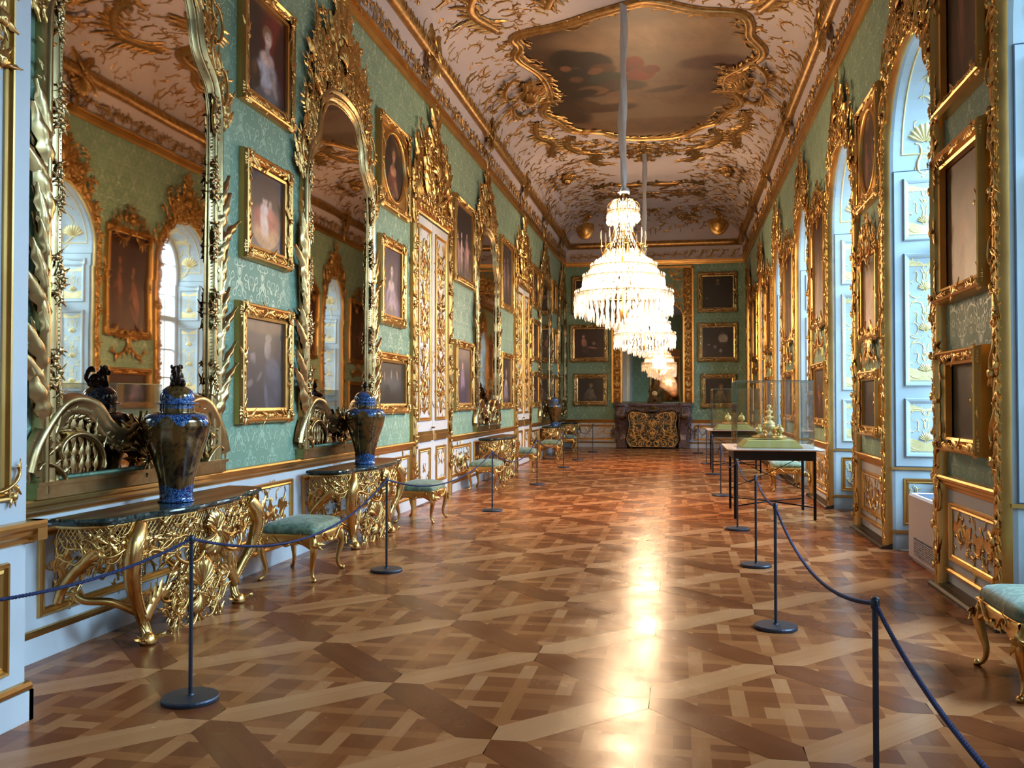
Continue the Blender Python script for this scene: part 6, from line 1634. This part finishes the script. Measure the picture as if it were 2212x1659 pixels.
right_pic(10.75, 11.80, 1.18, 1.97, dict(bg=(.22, .15, .13), B=[(.5, .5, .25, .3, 0, (.3, .2, .16), .6)]), 'small dark painting low on the second window pier')
for i, (a, b, nm) in enumerate(((14.38, 15.80, 'third'), (18.28, 19.95, 'fourth'), (22.4, 23.95, 'fifth'), (26.4, 28.1, 'sixth'))):
    right_pic(a, b, 2.78, 4.70, brown(30 + i, 2), 'tall brown painting with a carved crest on the %s window pier' % nm, crestv=.5)
    right_pic(a, b, 1.20, 2.22, brown(40 + i, 2), 'lower brown painting on the %s window pier' % nm)

# stools -------------------------------------------------------------------
st = make_stool(); GS = 'green upholstered gilt stools'
SL_ = [((-3.42, 7.90), pi / 2, 'green upholstered gilt stool between the first two consoles'), ((-3.41, 11.80), pi / 2, 'green upholstered gilt stool between the second console and the first double door'),
       ((-3.46, 16.25), pi / 2, 'green upholstered gilt stool just before the empty-topped console'), ((-3.45, 20.45), pi / 2, 'green upholstered gilt stool just past the empty-topped console'),
       ((-3.46, 24.75), pi / 2, 'green upholstered gilt stool just before the far vase console'), ((-3.46, 28.55), pi / 2, 'green upholstered gilt stool between the last two consoles'),
       ((2.04, 5.58), pi / 2, 'pale-lit green stool standing alone in the nearest window bay'), ((1.92, 17.0), pi / 2, 'gilt stool seen through the legs of the display table, in a window bay')]
for i, ((x, y), rz, lb) in enumerate(SL_):
    q = st if i == 0 else copy_tree(st); q.location = (x, y, 0); q.rotation_euler = (0, 0, rz); q['label'] = lb; q['category'] = 'stool'; q['group'] = GS

# barrier posts and ropes ---------------------------------------------------
LP = [(-2.95, 2.75), (-2.57, 4.47), (-2.70, 8.17), (-2.66, 12.9), (-2.65, 17.1), (-2.71, 21.6), (-2.68, 24.5), (-2.63, 28.4)]
RP = [(.76, 1.15), (.709, 3.51), (.674, 6.62), (.74, 9.06), (.726, 11.59), (.71, 15.67), (.738, 20.17), (.713, 23.56), (.61, 28.3)]
po = make_post(); first = [True]
LLB = [None, 'slim barrier post in front of the nearest console', 'slim barrier post in front of the stool between the first two consoles', 'slim barrier post opposite the first double door', 'slim barrier post before the empty-topped console', 'slim barrier post opposite the second double door', 'slim barrier post before the far vase console', 'last barrier post on the side of the consoles']
RLB = [None, 'dark barrier post cut off by the bottom of the picture', 'barrier post with its whole base seen, next beyond the cut-off post', 'barrier post between the display table and the two nearest posts', 'barrier post standing right in front of the near display table', 'barrier post beside the far legs of the near display table', 'barrier post just before the far display table', 'barrier post beside the far display table', 'last barrier post, beside the chimney-piece']
def post_at(x, y, lb):
    q = po if first[0] else copy_tree(po); first[0] = False
    q.location = (x, y, 0); q['label'] = lb; q['category'] = 'barrier post'; q['group'] = 'barrier posts'
for (x, y), lb in zip(LP, LLB):
    if lb: post_at(x, y, lb)
for (x, y), lb in zip(RP, RLB):
    if lb: post_at(x, y, lb)
post_at(LP[0][0], LP[0][1], 'barrier post beside the entrance pier, outside the picture'); post_at(RP[0][0], RP[0][1], 'barrier post beside the visitor path, outside the picture')
GRp = 'barrier ropes'; zt = .855
for i in range(len(LP) - 1):
    a, b = LP[i], LP[i + 1]; rope((a[0], a[1], zt), (b[0], b[1], zt), (.10, .24, .22, .26, .24, .2, .2)[i],
        ('dark blue rope running from the nearest console post out of the picture', 'dark blue rope in front of the nearest stool', 'dark blue rope passing the second stool', 'dark blue rope opposite the first double door', 'dark blue rope in front of the empty-topped console', 'dark blue rope opposite the second double door', 'farthest rope on the console side')[i], GRp)
for i in range(len(RP) - 1):
    a, b = RP[i], RP[i + 1]; rope((a[0], a[1], zt), (b[0], b[1], zt), (.15, .16, .05, .12, .2, .22, .16, .2)[i],
        ('thick dark rope falling from the cut-off post to the lower edge', 'blue rope sagging from the cut-off post to the next one', 'short blue rope between the second and third posts on the window side', 'rope in front of the near display table', 'rope beside the near display table', 'rope between the two display tables', 'rope beside the far display table', 'farthest rope on the window side')[i], GRp)

# display tables --------------------------------------------------------------
TH = .955
t1 = make_table(.52, .60, TH); t1.location = (1.285, 13.27, 0); t1['label'] = 'near display table with thin black legs and a cream top'; t1['category'] = 'table'
t2 = copy_tree(t1); t2.location = (1.285, 21.35, 0); t2['label'] = 'far display table with thin black legs and a cream top'
case1 = make_case(.50, .62, .915, 'tall glass case on the near display table', (1.29, 13.24, TH))
case2 = make_case(.51, .62, .915, 'tall glass case on the far display table', (1.28, 21.25, TH))
make_plinth(.40, .46, .10, 'sage green cloth-covered plinth inside the near glass case', (1.27, 13.22, TH + .001))
make_plinth(.42, .46, .10, 'sage green cloth-covered plinth inside the far glass case', (1.25, 21.2, TH + .001))
make_centrepiece(True, 'tall gilt centrepiece with tureens on the near green plinth', (1.27, 13.22, TH + .104), .88)
make_centrepiece(False, 'gilt covered tureen on the far green plinth, the one nearer the wall of consoles', (1.13, 21.2, TH + .104), .5, 'gilt_tureen', False)
make_centrepiece(False, 'gilt covered tureen on the far green plinth, the one nearer the windows', (1.43, 21.2, TH + .104), .5, 'gilt_tureen', False)

# white appliance in the second bay -------------------------------------------
t = thing('air_humidifier', 'white box-shaped room humidifier with a slotted grille beside the nearest window pier', 'appliance', (2.50, 9.12, 0))
mb = MB(); add_cbox(mb, -.20, .34, -.36, .66, .02, .67, .02); add_box(mb, -.17, .3, -.3, .6, 0, .03); body = mb.build('housing', M['appliance'], t)
mb = MB(); add_box(mb, -.206, -.198, -.30, .42, .08, .25); mb.build('grille_recess', M['line'], t)
mb = MB()
for i in range(9): add_box(mb, -.213, -.203, -.30, .42, .085 + i * .018, .093 + i * .018)
for i in range(16): add_box(mb, -.214, -.203, -.30 + i * .046, -.296 + i * .046, .08, .25)
mb.build('grille', M['appliance'], t)
mb = MB(); add_box(mb, -.15, .28, -.25, .5, .668, .674); mb.build('top_vent', M['line'], t)

# ------------------------------------------------------------------ chimney-piece
t = thing('fireplace', 'veined mauve marble chimney-piece with carved scroll jambs on the far wall', 'fireplace', (XM + .04, YF, 0))
mb = MB()
half = cr(np.array([(0, -.52), (.5, -.52), (.8, -.46), (1.0, -.56), (1.24, -.52), (1.34, -.35), (1.34, 0)]), 4); OutS = np.r_[half[::-1] * [-1, 1], half[1:]]
L = []
for off, z in ((-.05, 1.40), (-.02, 1.43), (0, 1.46), (0, 1.50), (-.03, 1.53)): L.append(np.c_[OutS * (1 + off), np.full(len(OutS), z)])
mb.add(np.concatenate(L), gridq(5, len(OutS)), smooth=False); mb.ngon(L[-1]); mb.ngon(L[0][::-1]); mb.build('mantel_shelf', M['marble_mauve'], t)
for sg in (-1, 1):
    mb = MB(); P = cr(np.array([(1.05, -.46, 1.40), (1.10, -.56, 1.22), (1.08, -.56, 1.02), (1.03, -.42, .75), (1.00, -.36, .5), (1.02, -.40, .3)]), 6) * [sg, 1, 1]
    W2 = np.interp(np.linspace(0, 1, len(P)), [0, .3, 1], [.15, .17, .12])
    sec = [(-1, 1.4), (-1, -.6), (-.7, -1), (.7, -1), (1, -.6), (1, 1.4)]
    V = np.concatenate([np.array([(p[0] + a * w, p[1] + b * w * .7, p[2]) for a, b in sec]) for p, w in zip(P, W2)]); mb.add(V, gridq(len(P), 6, True), smooth=False)
    add_cbox(mb, *sorted((sg * .84, sg * 1.22)), -.50, 0, 0, .30, .02); add_box(mb, *sorted((sg * .85, sg * 1.28)), -.30, 0, .28, 1.41); mb.build('carved_jamb', M['marble_mauve'], t)
    mb = MB(); orn = Orn(14); orn.put(SHL, 0, 1.12, -pi / 2, .2, w0=.08, kw=1.6); orn.bunch(0, 1.2, .22, 8, .08)
    for i in range(6): orn.leaf(0, .98 - i * .09, -pi / 2 + (i % 2 - .5) * .6, .16, w0=.0)
    for s_ in (-1, 1): orn.leafy(s_ * .02, .9, -pi / 2 + s_ * .25, .3, s_ > 0, 'S', .0, 5)
    orn.into(mb, lambda V: np.c_[sg * 1.05 + V[:, 0], -.44 - .12 * np.clip((V[:, 1] - .7) / .4, 0, 1) - V[:, 2] * 1.2, V[:, 1]]); mb.build('jamb_mount', M['bronze'], t)
    mb = MB(); orn = Orn(15); orn.leafy(sg * 1.24, .95, -pi / 2, .5, sg > 0, 'S', 0, 5); orn.leafy(sg * 1.28, .35, pi / 2, .3, sg < 0, 'C', 0, 4); orn.into(mb, lambda V: np.c_[V[:, 0], -.31 - V[:, 2], V[:, 1]]); mb.build('side_scroll', M['marble_mauve'], t)
mb = MB(); add_box(mb, -.92, .92, -.42, 0, 1.24, 1.41); V, Q = sweep2(cr(np.array([(-.9, 1.24), (-.5, 1.2), (0, 1.27), (.5, 1.2), (.9, 1.24)]), 5), [(-.03, .38), (0, .46), (.04, .42), (.05, .3)], False); mb.add(face_map(V), Q); mb.build('lintel', M['marble_mauve'], t)
mb = MB(); orn = Orn(16); orn.put(SHL, 0, 1.30, pi / 2, .16, w0=.05, kw=1.5)
for s_ in (-1, 1): orn.leafy(s_ * .05, 1.28, (.2 if s_ > 0 else pi - .2), .35, s_ > 0, 'S', .02, 5); orn.leafy(s_ * .55, 1.33, (.1 if s_ > 0 else pi - .1), .22, s_ > 0, 'C', .0, 4)
orn.into(mb, lambda V: np.c_[V[:, 0], -.45 - V[:, 2], V[:, 1]]); mb.build('lintel_mount', M['bronze'], t)
mb = MB(); add_box(mb, -.86, .86, -.06, -.0, 0, 1.25); mb.build('firebox', M['black_paint'], t)
# mirror on the entrance wall, seen in the overmantel mirror
t0_ = thing('wall_mirror', 'mirror on the entrance wall, seen only as a reflection above the chimney-piece', 'mirror', (XM, YN, 1.0), pi)
mb = MB(); add_box(mb, -1.0, 1.0, -.03, 0, 0, 4.2); mb.build('mirror_pane', M['mirror'], t0_)
mb = MB(); V, Q = sweep2(rect(-1.0, 1.0, 0, 4.2), [(0, 0), (0, .06), (.06, .08), (.12, .04), (.12, 0)]); mb.add(face_map(V), Q, smooth=False); mb.build('mirror_frame', M['gold_flat'], t0_)
# fire screen
t = thing('fire_screen', 'black fire screen filled with gilt scrollwork in front of the fireplace', 'fire screen', (XM + .03, 30.78, 0))
hs = cr(np.array([(0, 1.19), (.30, 1.24), (.60, 1.30), (.80, 1.22), (.84, 1.02), (.80, .85), (.85, .55), (.90, .30), (.82, .12), (.78, .06), (.78, .03)]), 5)
SP = np.r_[hs[::-1], (hs * [-1, 1])[1:]]
mb = MB(); V, Q = sweep2(SP, [(-.03, -.012), (-.03, .012), (.0, .018), (.012, .0), (0, -.018)]); V2 = face_map(V); mb.add(V2, Q); mb.build('screen_frame', M['black_metal'], t)
mb = MB(); V, T = fan(SP * .99 + [0, .005], -.012, (0, .6)); mb.add(face_map(V), T=T, smooth=False); mb.build('backing', M['black_paint'], t)
for sx in (-.7, .7):
    mb = MB(); add_box(mb, sx - .03, sx + .03, -.14, .14, 0, .03); mb.build('foot', M['black_metal'], t)
orn = Orn(17); inS = in_poly(SP * .93 + [0, .04]); mbs = MB(); 
V, Q = sweep2((SP - [0, .6]) * .955 + [0, .6], [(-.01, 0), (0, .012), (.01, 0)]); mbs.add(face_map(V), Q)
for sg in (-1, 1):
    for u in (.36, .62): V, Q = bx(sg * u - .006, sg * u + .006, -.012, -.002, .22, .98) if sg > 0 else bx(-u - .006, -u + .006, -.012, -.002, .22, .98); mbs.add(V, Q)
add_box(mbs, -.74, .74, -.012, -.002, .05, .07)
def ring2(u, v, r_, ru=1.0): a = np.linspace(0, 2 * pi, 24, endpoint=False); V, Q = sweep2(np.c_[u + r_ * ru * np.cos(a), v + r_ * np.sin(a)], [(-.01, 0), (0, .014), (.01, 0)]); mbs.add(face_map(V), Q)
ring2(0, .88, .12, .8)
for v in (.16,):
    for u in (.13, .38, .62): ring2(u, v, .085); ring2(-u, v, .085)
for u in (.3, .66): ring2(u, 1.12, .075); ring2(-u, 1.12, .075)
orn.fill(.02, .84, .08, 1.22, .068, .105, inS, .0, True, 0.0, .95, (.75, .8, .95))
q0 = len(orn.L)
for (u, v, a, k, m_) in ((.12, .3, .9, .35, False), (.12, .6, 1.6, .3, True), (.5, .35, 1.1, .28, False), (.5, .6, 2.0, .28, True), (.5, .8, 1.5, .3, False), (.72, .3, 1.5, .35, True), (.72, .7, 1.4, .35, False), (.2, 1.0, .3, .4, True)): orn.leafy(u, v, a, k, m_, 'C', .004, 6)
orn.mirror_from(q0); orn.put(SHL, 0, .45, pi / 2, .12); orn.bunch(0, .88, .14, 6); orn.leaf(0, .3, pi / 2, .2); orn.leaf(0, .6, pi / 2, .2)
fin = in_poly((SP - [0, .62]) * .965 + [0, .62]); orn.L = [(V, Q) for V, Q in orn.L if all(fin(x, y) for x, y in V[::4, :2])]
orn.into(mbs, face_map); mbs.build('gilt_scrollwork', M['gold'], t)
# mantel clock
t = thing('mantel_clock', 'dark bronze rococo mantel clock on the chimney-piece', 'clock', (XM + .1, YF - .30, 1.534))
mb = MB(); orn = Orn(18); V, Q = lathe(cr(np.array([(.001, 0), (.24, 0), (.26, .03), (.2, .07), (.13, .12), (.12, .2), (.16, .28), (.17, .36), (.13, .44), (.08, .5), (.05, .58), (.06, .64), (.02, .72), (.001, .76)]), 3), 18, sy=.6); mb.add(V, Q); mb.build('clock_case', M['bronze'], t)
for s_ in (-1, 1):
    orn.leafy(s_ * .17, .03, pi / 2 + s_ * .1, .26, s_ > 0, 'S', .05, 5); orn.leafy(s_ * .10, .28, pi / 2 - s_ * .25, .2, s_ < 0, 'C', .08, 4); orn.leafy(s_ * .05, .46, pi / 2 - s_ * .2, .16, s_ < 0, 'C', .06, 4)
    for i in range(7): orn.bunch(s_ * (.2 - i * .025), .06 + i * .08, .11, 6, .07)
for i in range(8): orn.bunch((orn.r.random() - .5) * .26, .03 + orn.r.random() * .2, .12, 6, .13)
orn.put(SHL, 0, .1, pi / 2, .14, w0=.13); orn.bunch(0, .5, .12, 6, .08); orn.bunch(0, .62, .1, 6, .05)
orn.L = [(np.c_[V[:, 0], np.maximum(V[:, 1], .004), V[:, 2]], Q) for V, Q in orn.L]
orn.build('clock_mounts', M['bronze'], face_map, t)
mb = MB(); V, Q = lathe([(.001, .015), (.085, .012), (.095, .0)], 24); mb.add(np.c_[V[:, 0], -V[:, 2] - .115, V[:, 1] + .32], Q); mb.build('clock_dial', M['old_ivory'], t)
# overmantel mirror between gilded pilasters
t = thing('overmantel_mirror', 'great gilt-framed mirror above the chimney-piece, reflecting the chandeliers', 'mirror', (XM + .02, YF, 1.545))
hg = cr(np.array([(1.02, .04), (1.02, 2.0), (1.02, 2.9), (.92, 3.2), (.70, 3.38), (.6, 3.6), (.35, 3.8), (0, 3.86)]), 5); GPf = np.r_[hg, (hg[::-1] * [-1, 1])[1:]]
mb = MB(); V, T = fan(GPf, .05, (0, 1.8)); mb.add(face_map(V), T=T, smooth=False); mb.build('mirror_pane', M['mirror'], t)
mbd = MB(); mb = MB(); V, Q = sweep2(GPf, [(-.01, .0), (0, .07), (.03, .09), (.06, .06), (.07, .03)], False); mb.add(face_map(V), Q)
for s_ in (-1, 1):
    add_box(mbd, *sorted((s_ * 1.06, s_ * 1.38)), -.04, 0, 0, 4.66); add_box(mb, *sorted((s_ * 1.34, s_ * 1.40)), -.09, 0, 0, 4.68); add_box(mb, *sorted((s_ * 1.04, s_ * 1.09)), -.09, 0, 0, 3.0)
add_box(mb, -1.4, 1.4, -.09, 0, 4.62, 4.70); mb.build('mirror_frame', M['gold_flat'], t); mbd.build('pilaster_ground', M['gold_dark'], t)
orn = Orn(19)
for s_ in (-1, 1):
    candelabra(orn, s_ * 1.21, .16, 4.5, .36, .035, False, .2); orn.fill(s_ * 1.21 - .12, s_ * 1.21 + .12, .12, 4.5, .09, .14, w0=.035)
q0 = len(orn.L); orn.strip(hg[3:], .16, .2, off=.05, w0=.06, mode='leaf'); orn.fill(.1, 1.3, 3.3, 4.6, .17, .28, lambda x, y: not in_poly(GPf)(x, y), .02, False); orn.mirror_from(q0)
crest(orn, .6, .8, 3.8, w0=.05, dens=.7); orn.build('carved_frame_ornament', M['gold'], face_map, t)

# chandeliers ---------------------------------------------------------------
CS_ = .909
ch = make_chandelier('large blazing crystal chandelier hanging nearer, on a white fabric sleeve', (-.818, 14.0, 7.78)); ch.scale = (CS_,) * 3
ch2 = copy_tree(ch); ch2.location = (-.80, 22.55, 7.78); ch2['label'] = 'farther blazing crystal chandelier, partly hidden behind the nearer one'
